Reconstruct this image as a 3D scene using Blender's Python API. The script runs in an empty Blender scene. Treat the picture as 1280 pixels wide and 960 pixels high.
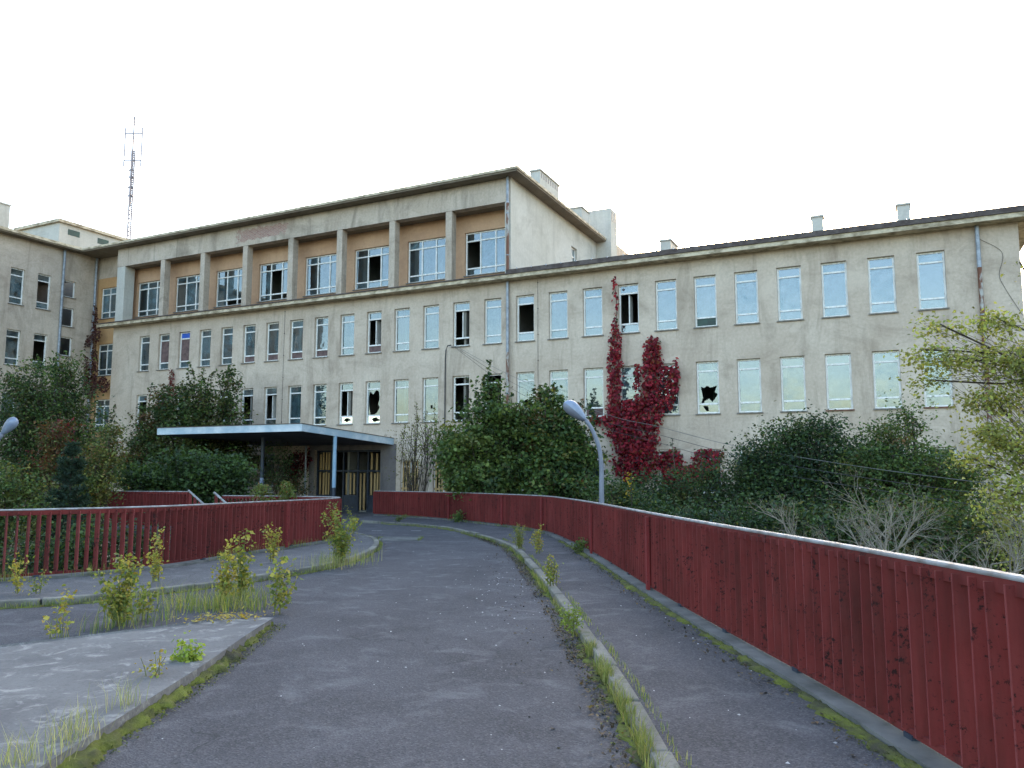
import bpy, bmesh, math, random
import numpy as np
from mathutils import Vector, Matrix
R = math.radians
rng = np.random.default_rng(7)
random.seed(7)
scn = bpy.context.scene
col = scn.collection

# ------------------------------------------------------------------ camera, sky, sun, exposure
F_PX, PITCH, CAM_Z, SLOPE = 950.0, math.atan(102 / 950.0), 1.6, 0.02
cam_d = bpy.data.cameras.new('camera')
cam_d.sensor_width = 36.0
cam_d.lens = F_PX / 1280 * 36
cam_d.clip_start, cam_d.clip_end = 0.05, 3000
cam = bpy.data.objects.new('camera', cam_d)
cam.location = (0, 0, CAM_Z)
cam.rotation_euler = (R(90) + PITCH, 0, 0)
col.objects.link(cam)
scn.camera = cam

SUN_EL, SUN_AZ = 13.0, 16.0          # azimuth clockwise from +Y (the way the camera looks): a low sun behind the building
world = bpy.data.worlds.new('World')
scn.world = world
world.use_nodes = True
wn, wl = world.node_tree.nodes, world.node_tree.links
bg = wn['Background']
sky = wn.new('ShaderNodeTexSky')
sky.sky_type = 'NISHITA'
sky.sun_disc = False
sky.sun_elevation = R(SUN_EL)
sky.sun_rotation = R(SUN_AZ)
sky.altitude = 100
sky.air_density = 1.0
sky.dust_density = 3.0
sky.ozone_density = 0.95
wl.new(sky.outputs[0], bg.inputs[0])
bg.inputs[1].default_value = 0.15

sun_d = bpy.data.lights.new('sun', 'SUN')
sun_d.energy = 2.0
sun_d.angle = R(3)
sun_d.color = (1.0, 0.9, 0.76)
sun = bpy.data.objects.new('sun', sun_d)
sun.rotation_euler = (R(90 - SUN_EL), 0, R(180 - SUN_AZ))
sun.location = (20, 60, 40)
col.objects.link(sun)

scn.view_settings.view_transform = 'Standard'
scn.view_settings.look = 'None'
scn.view_settings.gamma = 1
scn.view_settings.exposure = 2.68
scn.view_settings.use_curve_mapping = False
scn.cycles.max_bounces = 8
scn.cycles.transparent_max_bounces = 12
scn.cycles.use_denoising = True

# ------------------------------------------------------------------ survey helpers: where a point of the place lies
CAMP = np.array([0, 0, CAM_Z])
def ray(x, y):
    cx, cy = (x - 640) / F_PX, -(y - 480) / F_PX
    return np.array([cx, math.cos(PITCH) - cy * math.sin(PITCH), math.sin(PITCH) + cy * math.cos(PITCH)])
def on_deck(x, y, dz=0.0):
    d = ray(x, y)
    return CAMP + (dz - CAM_Z) / (d[2] + SLOPE * d[1]) * d
def at(x, y, dist):
    d = ray(x, y)
    return CAMP + d * (dist / d[1])
_a = R(64)
U = np.array([math.sin(_a), -math.cos(_a), 0])
N = np.array([math.cos(_a), math.sin(_a), 0])
F0 = np.array([-6.006, 39.029, 0])
def on_facade(x, y, off=0.0):
    d = ray(x, y)
    P = CAMP + ((F0 + N * off - CAMP) @ N) / (d @ N) * d
    return (P - F0) @ U, P[2]
def on_side(x, y, u):
    d = ray(x, y)
    P = CAMP + ((F0 + U * u - CAMP) @ U) / (d @ U) * d
    return (P - F0) @ N, P[2]
def bw(u, v, z):
    return F0 + U * u + N * v + np.array([0, 0, z])
def zd(y):
    return -SLOPE * y
GROUND = -4.4

def lin(r, g, b):
    f = lambda c: (c / 255 / 12.92) if c / 255 <= 0.04045 else ((c / 255 + 0.055) / 1.055) ** 2.4
    return (f(r), f(g), f(b), 1)

# ------------------------------------------------------------------ materials
class NT:
    def __init__(s, name):
        s.m = bpy.data.materials.new(name)
        s.m.use_nodes = True
        s.t = s.m.node_tree
        s.n, s.l = s.t.nodes, s.t.links
        s.b = s.n['Principled BSDF']
        s.out = s.n['Material Output']
    def add(s, typ, **kw):
        nd = s.n.new(typ)
        for k, v in kw.items():
            setattr(nd, k, v)
        return nd
    def link(s, a, b):
        s.l.new(a, b)
    def coord(s, scale=(1, 1, 1), kind='Object', rnd=False):
        tc = s.add('ShaderNodeTexCoord')
        mp = s.add('ShaderNodeMapping')
        mp.inputs['Scale'].default_value = scale
        s.link(tc.outputs[kind], mp.inputs[0])
        if rnd:
            oi = s.add('ShaderNodeObjectInfo')
            mu = s.add('ShaderNodeVectorMath', operation='MULTIPLY')
            mu.inputs[1].default_value = (37, 53, 71)
            s.link(oi.outputs['Random'], mu.inputs[0])
            s.link(mu.outputs[0], mp.inputs['Location'])
        return mp.outputs[0]
    def noise(s, vec, scale, detail=4, rough=.55, dist=0):
        nd = s.add('ShaderNodeTexNoise')
        nd.inputs['Scale'].default_value = scale
        nd.inputs['Detail'].default_value = detail
        nd.inputs['Roughness'].default_value = rough
        nd.inputs['Distortion'].default_value = dist
        s.link(vec, nd.inputs['Vector'])
        return nd.outputs[0]
    def ramp(s, fac, stops):
        nd = s.add('ShaderNodeValToRGB')
        e = nd.color_ramp.elements
        while len(e) > 1:
            e.remove(e[-1])
        for i, (p, c) in enumerate(stops):
            el = e[0] if i == 0 else e.new(p)
            el.position = p
            el.color = c if hasattr(c, '__len__') else (c, c, c, 1)
        s.link(fac, nd.inputs[0])
        return nd.outputs[0]
    def mix(s, fac, a, b, mode='MIX'):
        nd = s.add('ShaderNodeMix', data_type='RGBA', blend_type=mode)
        for i, v in ((0, fac), (6, a), (7, b)):
            if hasattr(v, 'is_output'):
                s.link(v, nd.inputs[i])
            else:
                nd.inputs[i].default_value = v
        return nd.outputs[2]
    def math(s, op, a, b=0.0):
        nd = s.add('ShaderNodeMath', operation=op)
        for i, v in ((0, a), (1, b)):
            if hasattr(v, 'is_output'):
                s.link(v, nd.inputs[i])
            else:
                nd.inputs[i].default_value = v
        return nd.outputs[0]
    def bump(s, h, strength=.3, dist=.02):
        nd = s.add('ShaderNodeBump')
        nd.inputs['Strength'].default_value = strength
        nd.inputs['Distance'].default_value = dist
        s.link(h, nd.inputs['Height'])
        s.link(nd.outputs[0], s.b.inputs['Normal'])
    def color(s, c):
        if hasattr(c, 'is_output'):
            s.link(c, s.b.inputs['Base Color'])
        else:
            s.b.inputs['Base Color'].default_value = c
    def rough(s, v):
        if hasattr(v, 'is_output'):
            s.link(v, s.b.inputs['Roughness'])
        else:
            s.b.inputs['Roughness'].default_value = v
M = {}

def plaster(name, base, light, dark, brick=None, stain=.6):
    t = NT(name)
    v = t.coord()
    big = t.noise(v, .35, 5, .6)
    c = t.mix(t.ramp(big, [(.35, 0), (.68, 1)]), base, light)
    grime = t.noise(t.coord((.5, .5, .9)), .7, 9, .72, 1.2)
    c = t.mix(t.math('MULTIPLY', t.ramp(grime, [(.5, 0), (.72, 1)]), .45), c, dark)
    fine = t.noise(v, 9, 6, .65)
    c = t.mix(t.math('MULTIPLY', t.ramp(fine, [(.3, 0), (.75, 1)]), .35), c, dark)
    streak = t.noise(t.coord((1.3, 1.3, .22)), 1.0, 8, .68, .8)
    c = t.mix(t.math('MULTIPLY', t.ramp(streak, [(.5, 0), (.8, 1)]), stain), c, dark)
    patch = t.noise(t.coord((.8, .8, 1.1)), .55, 7, .6, .6)
    c = t.mix(t.math('MULTIPLY', t.ramp(patch, [(.6, 0), (.66, 1)]), .35), c, light)
    if brick:
        br = t.add('ShaderNodeTexBrick')
        br.inputs['Color1'].default_value = lin(138, 92, 80)
        br.inputs['Color2'].default_value = lin(164, 124, 108)
        br.inputs['Mortar'].default_value = lin(170, 160, 148)
        br.inputs['Scale'].default_value = 1.0
        br.inputs['Brick Width'].default_value = .25
        br.inputs['Row Height'].default_value = .075
        br.inputs['Mortar Size'].default_value = .012
        tc = t.add('ShaderNodeTexCoord')
        sep = t.add('ShaderNodeSeparateXYZ')
        cmb = t.add('ShaderNodeCombineXYZ')
        t.link(tc.outputs['Object'], sep.inputs[0])
        t.link(sep.outputs[0], cmb.inputs[0])
        t.link(sep.outputs[2], cmb.inputs[1])
        t.link(cmb.outputs[0], br.inputs['Vector'])
        u0, u1, z0, z1 = brick
        du = t.math('DIVIDE', t.math('ABSOLUTE', t.math('SUBTRACT', sep.outputs[0], (u0 + u1) / 2)), (u1 - u0) / 2)
        dz = t.math('DIVIDE', t.math('ABSOLUTE', t.math('SUBTRACT', sep.outputs[2], (z0 + z1) / 2)), (z1 - z0) / 2)
        far = t.math('MAXIMUM', du, dz)
        nz = t.noise(v, 2.4, 6, .65)
        lim = t.math('ADD', far, t.math('MULTIPLY', t.math('SUBTRACT', nz, .5), 1.9))
        mask = t.ramp(lim, [(.84, 1), (.9, 0)])
        c = t.mix(mask, c, br.outputs[0])
    t.color(c)
    t.rough(.92)
    t.bump(t.noise(v, 22, 6, .7), .25, .02)
    M[name] = t.m
plaster('plaster', lin(192, 173, 153), lin(213, 196, 176), lin(124, 107, 90), stain=.75)
plaster('plaster_beam', lin(184, 166, 146), lin(206, 189, 170), lin(92, 82, 70), brick=(-11.6, -7.6, 14.75, 15.55), stain=.85)
plaster('plaster_orange', lin(190, 150, 116), lin(204, 166, 132), lin(152, 116, 92), stain=.5)
plaster('plaster_ochre', lin(190, 146, 98), lin(200, 158, 110), lin(150, 114, 80), stain=.3)
plaster('plaster_pale', lin(190, 185, 172), lin(204, 199, 188), lin(150, 144, 132))
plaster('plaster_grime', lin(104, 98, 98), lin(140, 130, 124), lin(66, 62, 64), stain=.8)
plaster('plaster_room', lin(120, 116, 106), lin(140, 136, 126), lin(92, 88, 80))
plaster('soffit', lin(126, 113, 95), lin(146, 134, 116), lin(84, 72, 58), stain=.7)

def simple(name, base, var=None, scale=6, rough=.7, metal=0, rnd=False, bump=.1, stretch=(1, 1, 1), lo=.4, hi=.65):
    t = NT(name)
    v = t.coord(stretch, rnd=rnd)
    n = t.noise(v, scale, 6, .6)
    t.color(t.mix(t.ramp(n, [(lo, 0), (hi, 1)]), base, var or tuple(x * .7 for x in base[:3]) + (1,)))
    t.rough(rough)
    t.b.inputs['Metallic'].default_value = metal
    if bump:
        t.bump(t.noise(v, scale * 4, 4, .6), bump, .01)
    M[name] = t.m
simple('frame_white', lin(236, 234, 228), lin(206, 200, 188), 7, .55, stretch=(1, 1, .4))
simple('sill', lin(128, 122, 112), lin(96, 84, 74), 5, .6)
simple('sill_rust', lin(120, 78, 58), lin(88, 54, 42), 5, .7)
simple('board_brown', lin(110, 88, 84), lin(86, 66, 62), 4, .8, rnd=True)
simple('board_pine', lin(184, 154, 106), lin(150, 118, 74), 5, .75, rnd=True, stretch=(3, 3, .3))
simple('panel_blue', lin(46, 96, 190), lin(36, 76, 160), 3, .3)
simple('panel_green', lin(40, 70, 58), lin(28, 48, 40), 3, .5)
simple('door_paint', lin(34, 44, 60), lin(24, 32, 46), 5, .5)
simple('roof_felt', lin(74, 62, 58), lin(100, 90, 84), 3, .9)
simple('roof_edge', lin(206, 190, 162), lin(138, 122, 98), 2.6, .8, stretch=(1, 1, 2))
simple('zinc', lin(158, 164, 172), lin(122, 126, 130), 4, .5, .25)
simple('zinc_rust', lin(172, 168, 160), lin(112, 70, 50), 2.2, .7, .1, stretch=(1, 1, .5), lo=.42, hi=.5)
simple('canopy_edge', lin(164, 182, 192), lin(206, 212, 214), 2, .5, stretch=(.6, .6, 1))
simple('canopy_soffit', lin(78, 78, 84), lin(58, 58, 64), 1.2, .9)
simple('post_blue', lin(126, 158, 182), lin(148, 174, 190), 4, .45)
simple('post_dark', lin(52, 60, 74), lin(40, 46, 56), 4, .5)
simple('lamp_paint', lin(118, 122, 134), lin(104, 108, 120), 3, .45)
simple('lamp_glass', lin(138, 148, 166), lin(122, 134, 156), 5, .25)
simple('mast_metal', lin(150, 144, 148), lin(124, 114, 116), 3, .5, .2)
simple('cable', lin(60, 58, 58), None, 3, .6, bump=0)
simple('cable_pale', lin(112, 112, 108), None, 3, .6, bump=0)
simple('bark', lin(84, 72, 60), lin(58, 50, 42), 8, .95, stretch=(1, 1, .25), bump=.5)
simple('bark_grey', lin(146, 136, 120), lin(112, 104, 92), 8, .95, stretch=(1, 1, .25), bump=.4)
simple('stem_green', lin(112, 116, 62), lin(96, 84, 52), 8, .8, bump=0)
simple('soil', lin(66, 62, 46), lin(50, 58, 36), .8, 1.0, bump=.5)
simple('rail_white', lin(160, 159, 160), lin(118, 112, 108), 6, .55)
simple('chip', lin(196, 192, 190), lin(150, 146, 144), 3, .8, bump=0)
simple('concrete_dark', lin(112, 110, 106), lin(78, 78, 74), 2.5, .95, bump=.4)

def wv(t):        # position in the place, so that wear runs on from slat to slat
    return t.add('ShaderNodeNewGeometry').outputs['Position']
def fence_paint(name, base, light, rust):
    t = NT(name)
    v = t.coord(rnd=True)
    oi = t.add('ShaderNodeObjectInfo')
    c = t.mix(t.math('MULTIPLY', oi.outputs['Random'], .55), base, light)
    c = t.mix(t.math('MULTIPLY', t.ramp(t.noise(t.coord((3, 3, .35), rnd=True), 3, 6, .65), [(.42, 0), (.72, 1)]), .8), c, rust)
    big = t.noise(wv(t), .45, 3, .5)
    c = t.mix(t.math('MULTIPLY', t.ramp(big, [(.46, 0), (.68, 1)]), .5), c, tuple(x * .62 for x in rust[:3]) + (1,))
    thr = t.math('ADD', t.noise(v, 26, 8, .75), t.math('MULTIPLY', t.noise(v, 1.6, 3, .5), .45))
    c = t.mix(t.ramp(thr, [(.8, 0), (.87, 1)]), c, lin(46, 26, 25))
    t.color(c)
    t.rough(t.ramp(t.noise(v, 7), [(.3, .7), (.7, .95)]))
    t.b.inputs['Specular IOR Level'].default_value = .22
    t.bump(t.noise(v, 30, 6, .7), .25, .006)
    M[name] = t.m
fence_paint('fence_red', lin(114, 45, 42), lin(126, 55, 51), lin(78, 37, 32))
fence_paint('fence_edge_lit', lin(126, 56, 55), lin(144, 74, 71), lin(100, 42, 40))  # paler than the slat faces: skylight caught on slat edges, put into the colour
fence_paint('fence_post', lin(124, 47, 46), lin(132, 54, 53), lin(98, 38, 36))

def asphalt(name, a, b, light):
    t = NT(name)
    v = t.coord()
    c = t.mix(t.ramp(t.noise(v, .8, 6, .6, .4), [(.35, 0), (.68, 1)]), a, b)
    vo = t.add('ShaderNodeTexVoronoi')
    vo.inputs['Scale'].default_value = 85
    t.link(v, vo.inputs['Vector'])
    sp = t.add('ShaderNodeSeparateColor')
    t.link(vo.outputs['Color'], sp.inputs[0])
    c = t.mix(t.math('MULTIPLY', t.ramp(sp.outputs[0], [(.5, 0), (.98, 1)]), .32), c, light)
    c = t.mix(t.math('MULTIPLY', t.ramp(sp.outputs[1], [(.0, 1), (.4, 0)]), .55), c, tuple(x * .45 for x in a[:3]) + (1,))
    worn = t.noise(v, 2.2, 8, .68, .5)
    c = t.mix(t.math('MULTIPLY', t.ramp(worn, [(.53, 0), (.76, 1)]), .6), c, light)
    # a few hairline cracks
    ck = t.add('ShaderNodeTexVoronoi', feature='DISTANCE_TO_EDGE')
    ck.inputs['Scale'].default_value = .42
    wv = t.add('ShaderNodeVectorMath', operation='ADD')
    nz = t.add('ShaderNodeTexNoise')
    nz.inputs['Scale'].default_value = 2.5
    nz.inputs['Detail'].default_value = 6
    t.link(v, nz.inputs['Vector'])
    sc = t.add('ShaderNodeVectorMath', operation='SCALE')
    sc.inputs['Scale'].default_value = .5
    t.link(nz.outputs['Color'], sc.inputs[0])
    t.link(v, wv.inputs[0])
    t.link(sc.outputs[0], wv.inputs[1])
    t.link(wv.outputs[0], ck.inputs['Vector'])
    crack = t.ramp(ck.outputs['Distance'], [(.0, 1), (.006, 0)])
    gate = t.ramp(t.noise(v, .5, 2), [(.52, 0), (.58, 1)])
    c = t.mix(t.math('MULTIPLY', t.math('MULTIPLY', crack, gate), .7), c, tuple(x * .4 for x in a[:3]) + (1,))
    t.color(c)
    t.rough(.93)
    t.bump(t.math('ADD', vo.outputs['Distance'], t.math('MULTIPLY', t.noise(v, 18, 6, .7), .6)), .55, .012)
    M[name] = t.m
asphalt('asphalt', lin(57, 54, 57), lin(78, 75, 78), lin(122, 119, 121))
asphalt('asphalt_walk', lin(56, 53, 56), lin(80, 76, 79), lin(126, 122, 122))
asphalt('asphalt_old', lin(80, 78, 79), lin(92, 90, 90), lin(138, 136, 134))

def concrete(name, a, b, lichen):
    t = NT(name)
    v = t.coord()
    c = t.mix(t.ramp(t.noise(v, 1.1, 7, .65, .4), [(.35, 0), (.65, 1)]), a, b)
    c = t.mix(t.math('MULTIPLY', t.ramp(t.noise(v, 3.4, 9, .72, .7), [(.53, 0), (.63, 1)]), .75), c, lichen)
    c = t.mix(t.math('MULTIPLY', t.ramp(t.noise(v, 38, 5, .7), [(.5, 0), (.7, 1)]), .5), c, tuple(x * .5 for x in a[:3]) + (1,))
    t.color(c)
    t.rough(.95)
    t.bump(t.noise(v, 40, 7, .7), .5, .01)
    M[name] = t.m
concrete('concrete', lin(92, 89, 88), lin(116, 113, 110), lin(154, 150, 144))
concrete('kerb_stone', lin(96, 92, 84), lin(136, 131, 120), lin(82, 84, 52))

def moss():
    t = NT('moss')
    v = t.coord()
    c = t.mix(t.ramp(t.noise(v, 5, 6, .65), [(.35, 0), (.62, 1)]), lin(66, 62, 46), lin(112, 118, 38))
    c = t.mix(t.math('MULTIPLY', t.ramp(t.noise(v, 40, 4, .7), [(.45, 0), (.7, 1)]), .6), c, lin(58, 58, 36))
    t.color(c)
    t.rough(1)
    t.bump(t.noise(v, 60, 5, .7), .8, .02)
    M['moss'] = t.m
moss()

def glass():
    t = NT('glass')
    t.n.remove(t.b)
    v = t.coord(rnd=True)
    gl = t.add('ShaderNodeBsdfGlossy')
    gl.inputs['Roughness'].default_value = .03
    gl.inputs['Color'].default_value = (.86, .95, 1, 1)
    bp = t.add('ShaderNodeBump')
    bp.inputs['Strength'].default_value = .05
    bp.inputs['Distance'].default_value = .05
    t.link(t.noise(v, 1.6, 2), bp.inputs['Height'])
    t.link(bp.outputs[0], gl.inputs['Normal'])
    tr = t.add('ShaderNodeBsdfTransparent')
    tr.inputs['Color'].default_value = (.5, .74, .78, 1)
    df = t.add('ShaderNodeBsdfDiffuse')
    df.inputs['Color'].default_value = lin(132, 164, 174)
    fr = t.add('ShaderNodeFresnel')
    fr.inputs['IOR'].default_value = 1.9
    m1 = t.add('ShaderNodeMixShader')
    t.link(t.math('ADD', t.math('MULTIPLY', fr.outputs[0], 1.0), .07), m1.inputs[0])
    t.link(tr.outputs[0], m1.inputs[1])
    t.link(gl.outputs[0], m1.inputs[2])
    m2 = t.add('ShaderNodeMixShader')
    t.link(t.math('MULTIPLY', t.ramp(t.noise(v, 2.2, 6, .7), [(.35, 0), (.75, 1)]), t.math('ADD', t.math('MULTIPLY', t.add('ShaderNodeObjectInfo').outputs['Random'], .55), .08)), m2.inputs[0])
    t.link(m1.outputs[0], m2.inputs[1])
    t.link(df.outputs[0], m2.inputs[2])
    t.link(m2.outputs[0], t.out.inputs[0])
    M['glass'] = t.m
glass()

def leaf_mat(name, trans=.35, rough=.55):
    t = NT(name)
    at_ = t.add('ShaderNodeAttribute', attribute_name='tint')
    t.color(at_.outputs['Color'])
    t.rough(rough)
    t.b.inputs['Specular IOR Level'].default_value = .3
    tl = t.add('ShaderNodeBsdfTranslucent')
    t.link(t.mix(1.0, at_.outputs['Color'], (1.5, 1.45, .8, 1), 'MULTIPLY'), tl.inputs[0])
    mx = t.add('ShaderNodeMixShader')
    mx.inputs[0].default_value = trans
    t.link(t.b.outputs[0], mx.inputs[1])
    t.link(tl.outputs[0], mx.inputs[2])
    t.link(mx.outputs[0], t.out.inputs[0])
    M[name] = t.m
leaf_mat('leaf')

# ------------------------------------------------------------------ mesh helpers
def link(o, parent=None, loc=None):
    col.objects.link(o)
    if parent is not None:
        o.parent = parent
    if loc is not None:
        o.location = loc
    return o
def tag(o, label=None, cat=None, group=None, kind=None):
    for k, v in (('label', label), ('category', cat), ('group', group), ('kind', kind)):
        if v:
            o[k] = v
    return o
def empty(name, loc=(0, 0, 0), rz=0):
    o = bpy.data.objects.new(name, None)
    o.empty_display_size = .3
    o.location = loc
    o.rotation_euler = (0, 0, rz)
    col.objects.link(o)
    return o
class MB:
    def __init__(s):
        s.v, s.f = [], []
    def quad(s, a, b, c, d):
        i = len(s.v)
        s.v += [tuple(a), tuple(b), tuple(c), tuple(d)]
        s.f.append((i, i + 1, i + 2, i + 3))
    def box(s, x0, x1, y0, y1, z0, z1):
        i = len(s.v)
        s.v += [(x, y, z) for z in (z0, z1) for y in (y0, y1) for x in (x0, x1)]
        for q in ((0, 2, 3, 1), (4, 5, 7, 6), (0, 1, 5, 4), (2, 6, 7, 3), (0, 4, 6, 2), (1, 3, 7, 5)):
            s.f.append(tuple(i + k for k in q))
    def hexa(s, p):          # 8 points, bottom ring then top ring
        i = len(s.v)
        s.v += [tuple(q) for q in p]
        for q in ((3, 2, 1, 0), (4, 5, 6, 7), (0, 1, 5, 4), (1, 2, 6, 5), (2, 3, 7, 6), (3, 0, 4, 7)):
            s.f.append(tuple(i + k for k in q))
    def tube(s, pts, radii, n=6, cap=True):
        pts = [np.array(p, float) for p in pts]
        if not hasattr(radii, '__len__'):
            radii = [radii] * len(pts)
        base = len(s.v)
        for k, p in enumerate(pts):
            d = pts[min(k + 1, len(pts) - 1)] - pts[max(k - 1, 0)]
            d = d / (np.linalg.norm(d) + 1e-9)
            a = np.cross(d, (0, 0, 1) if abs(d[2]) < .9 else (1, 0, 0))
            a /= np.linalg.norm(a) + 1e-9
            b = np.cross(d, a)
            for j in range(n):
                t = 2 * math.pi * j / n
                s.v.append(tuple(p + radii[k] * (math.cos(t) * a + math.sin(t) * b)))
        for k in range(len(pts) - 1):
            for j in range(n):
                j2 = (j + 1) % n
                s.f.append((base + k * n + j, base + k * n + j2, base + (k + 1) * n + j2, base + (k + 1) * n + j))
        if cap:
            s.f.append(tuple(base + j for j in range(n))[::-1])
            s.f.append(tuple(base + (len(pts) - 1) * n + j for j in range(n)))
    def prism(s, poly, zf0, zf1):     # closed plan polygon between two height functions
        i, n = len(s.v), len(poly)
        s.v += [(x, y, zf0(x, y)) for x, y in poly] + [(x, y, zf1(x, y)) for x, y in poly]
        s.f.append(tuple(i + k for k in range(n))[::-1])
        s.f.append(tuple(i + n + k for k in range(n)))
        for k in range(n):
            k2 = (k + 1) % n
            s.f.append((i + k, i + k2, i + n + k2, i + n + k))
    def mesh(s, name, mat=None, smooth=False):
        me = bpy.data.meshes.new(name)
        me.from_pydata(s.v, [], s.f)
        if mat:
            me.materials.append(M[mat])
        if smooth:
            me.polygons.foreach_set('use_smooth', [True] * len(me.polygons))
        me.update()
        return me
    def build(s, name, mat, parent=None, smooth=False, loc=None):
        return link(bpy.data.objects.new(name, s.mesh(name, mat, smooth)), parent, loc)
def bevel(o, w=.01, seg=1):
    md = o.modifiers.new('bevel', 'BEVEL')
    md.width, md.segments = w, seg
    md.limit_method = 'ANGLE'
    return o

def soup(name, V, Fs, mat, parent=None, tint=None):
    """fast mesh from arrays; V (n,3), Fs (m,k); tint (n,3) per point"""
    me = bpy.data.meshes.new(name)
    nv, nf, k = len(V), len(Fs), Fs.shape[1]
    me.vertices.add(nv)
    me.vertices.foreach_set('co', np.ascontiguousarray(V, dtype=np.float32).ravel())
    me.loops.add(nf * k)
    me.loops.foreach_set('vertex_index', np.ascontiguousarray(Fs, dtype=np.int32).ravel())
    me.polygons.add(nf)
    me.polygons.foreach_set('loop_start', np.arange(0, nf * k, k, dtype=np.int32))
    me.polygons.foreach_set('loop_total', np.full(nf, k, dtype=np.int32))
    if tint is not None:
        a = me.attributes.new('tint', 'FLOAT_COLOR', 'POINT')
        c = np.ones((nv, 4), dtype=np.float32)
        c[:, :3] = tint
        a.data.foreach_set('color', c.ravel())
    me.materials.append(M[mat])
    me.update()
    me.validate()
    return link(bpy.data.objects.new(name, me), parent)

def norm(a):
    return a / (np.linalg.norm(a, axis=1, keepdims=True) + 1e-9)
def leaf_soup(name, P, size, tints, parent, up=.6, width=.62, facing=None, droop=.3, mat='leaf', lobed=False):
    n = len(P)
    ax = rng.normal(size=(n, 3))
    ax[:, 2] = ax[:, 2] * .6 - droop
    ax = norm(ax)
    nr = rng.normal(size=(n, 3))
    nr[:, 2] += up * 2
    if facing is not None:
        nr = nr * .55 + np.array(facing)[None] * 1.4
    nr = norm(nr - (nr * ax).sum(1, keepdims=True) * ax)
    sd = np.cross(nr, ax)
    L = (size * rng.uniform(.6, 1.3, n))[:, None]
    W = L * width * rng.uniform(.75, 1.15, n)[:, None]
    fold = L * rng.uniform(.05, .22, n)[:, None]
    if lobed:     # five-lobed leaf: ten-point outline as a fan around the stalk
        prof = [(-.05, 0), (.1, .5), (.42, .3), (.5, .62), (.68, .26), (1.0, 0), (.68, -.26), (.5, -.62), (.42, -.3), (.1, -.5)]
        k = len(prof)
        V = np.stack([P + ax * L * a + sd * W * b * 1.25 + nr * fold * abs(b) for a, b in prof], 1).reshape(-1, 3)
        base = np.arange(n)[:, None] * k
        Fs = np.concatenate([base + np.array([[0, 1, 2]]), base + np.array([[0, 2, 5]]), base + np.array([[2, 3, 4]]), base + np.array([[2, 4, 5]]),
                             base + np.array([[0, 5, 8]]), base + np.array([[8, 5, 6]]), base + np.array([[8, 6, 7]]), base + np.array([[0, 8, 9]])], 0)
    else:
        k = 4
        V = np.stack([P, P + ax * L * .45 + sd * W * .5 + nr * fold, P + ax * L, P + ax * L * .45 - sd * W * .5 + nr * fold], 1).reshape(-1, 3)
        base = np.arange(n)[:, None] * 4
        Fs = np.concatenate([base + np.array([[0, 1, 2]]), base + np.array([[0, 2, 3]])], 0)
    return soup(name, V, Fs, mat, parent, np.repeat(tints, k, 0))
def tints(n, palette, weights=None, jitter=.25):
    pal = np.array([p[:3] for p in palette])
    w = np.ones(len(pal)) if weights is None else np.array(weights, float)
    c = pal[rng.choice(len(pal), n, p=w / w.sum())]
    return c * rng.uniform(1 - jitter, 1 + jitter, (n, 1)) * rng.uniform(.92, 1.08, (n, 3))

def catmull(pts, step):
    P = np.array(pts, float)
    P = np.vstack([2 * P[0] - P[1], P, 2 * P[-1] - P[-2]])
    out = []
    for i in range(1, len(P) - 2):
        for t in np.linspace(0, 1, 24, endpoint=False):
            a, b, c, d = P[i - 1:i + 3]
            out.append(.5 * (2 * b + (c - a) * t + (2 * a - 5 * b + 4 * c - d) * t * t + (3 * b - a - 3 * c + d) * t ** 3))
    out.append(P[-2])
    out = np.array(out)
    s = np.concatenate([[0], np.cumsum(np.linalg.norm(np.diff(out, axis=0), axis=1))])
    k = max(2, int(round(s[-1] / step)) + 1)
    q = np.linspace(0, s[-1], k)
    return np.stack([np.interp(q, s, out[:, j]) for j in range(out.shape[1])], 1)
def offset(path, d):          # to the right of travel
    t = np.gradient(path, axis=0)
    t = norm(t)
    return path + np.stack([t[:, 1], -t[:, 0]], 1) * d
def sweep(mb, path, o0, o1, z0, z1, base=None):
    """rectangular section along a plan path, offsets o0..o1 sideways, z0..z1 above the deck"""
    base = base or (lambda x, y: zd(y))
    A, B = offset(path, o0), offset(path, o1)
    i, n = len(mb.v), len(path)
    for a, b in zip(A, B):
        za, zb = base(*a), base(*b)
        mb.v += [(a[0], a[1], za + z0), (b[0], b[1], zb + z0), (b[0], b[1], zb + z1), (a[0], a[1], za + z1)]
    for k in range(n - 1):
        p, q = i + 4 * k, i + 4 * k + 4
        for j in range(4):
            j2 = (j + 1) % 4
            mb.f.append((p + j, p + j2, q + j2, q + j))
    mb.f.append((i + 3, i + 2, i + 1, i))
    e = i + 4 * (n - 1)
    mb.f.append((e, e + 1, e + 2, e + 3))

# ------------------------------------------------------------------ ground, driveway, pavements, kerbs
mb = MB()
mb.quad((-900, -600, GROUND), (900, -600, GROUND), (900, 1200, GROUND), (-900, 1200, GROUND))
tag(mb.build('ground', 'soil'), kind='structure')

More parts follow.
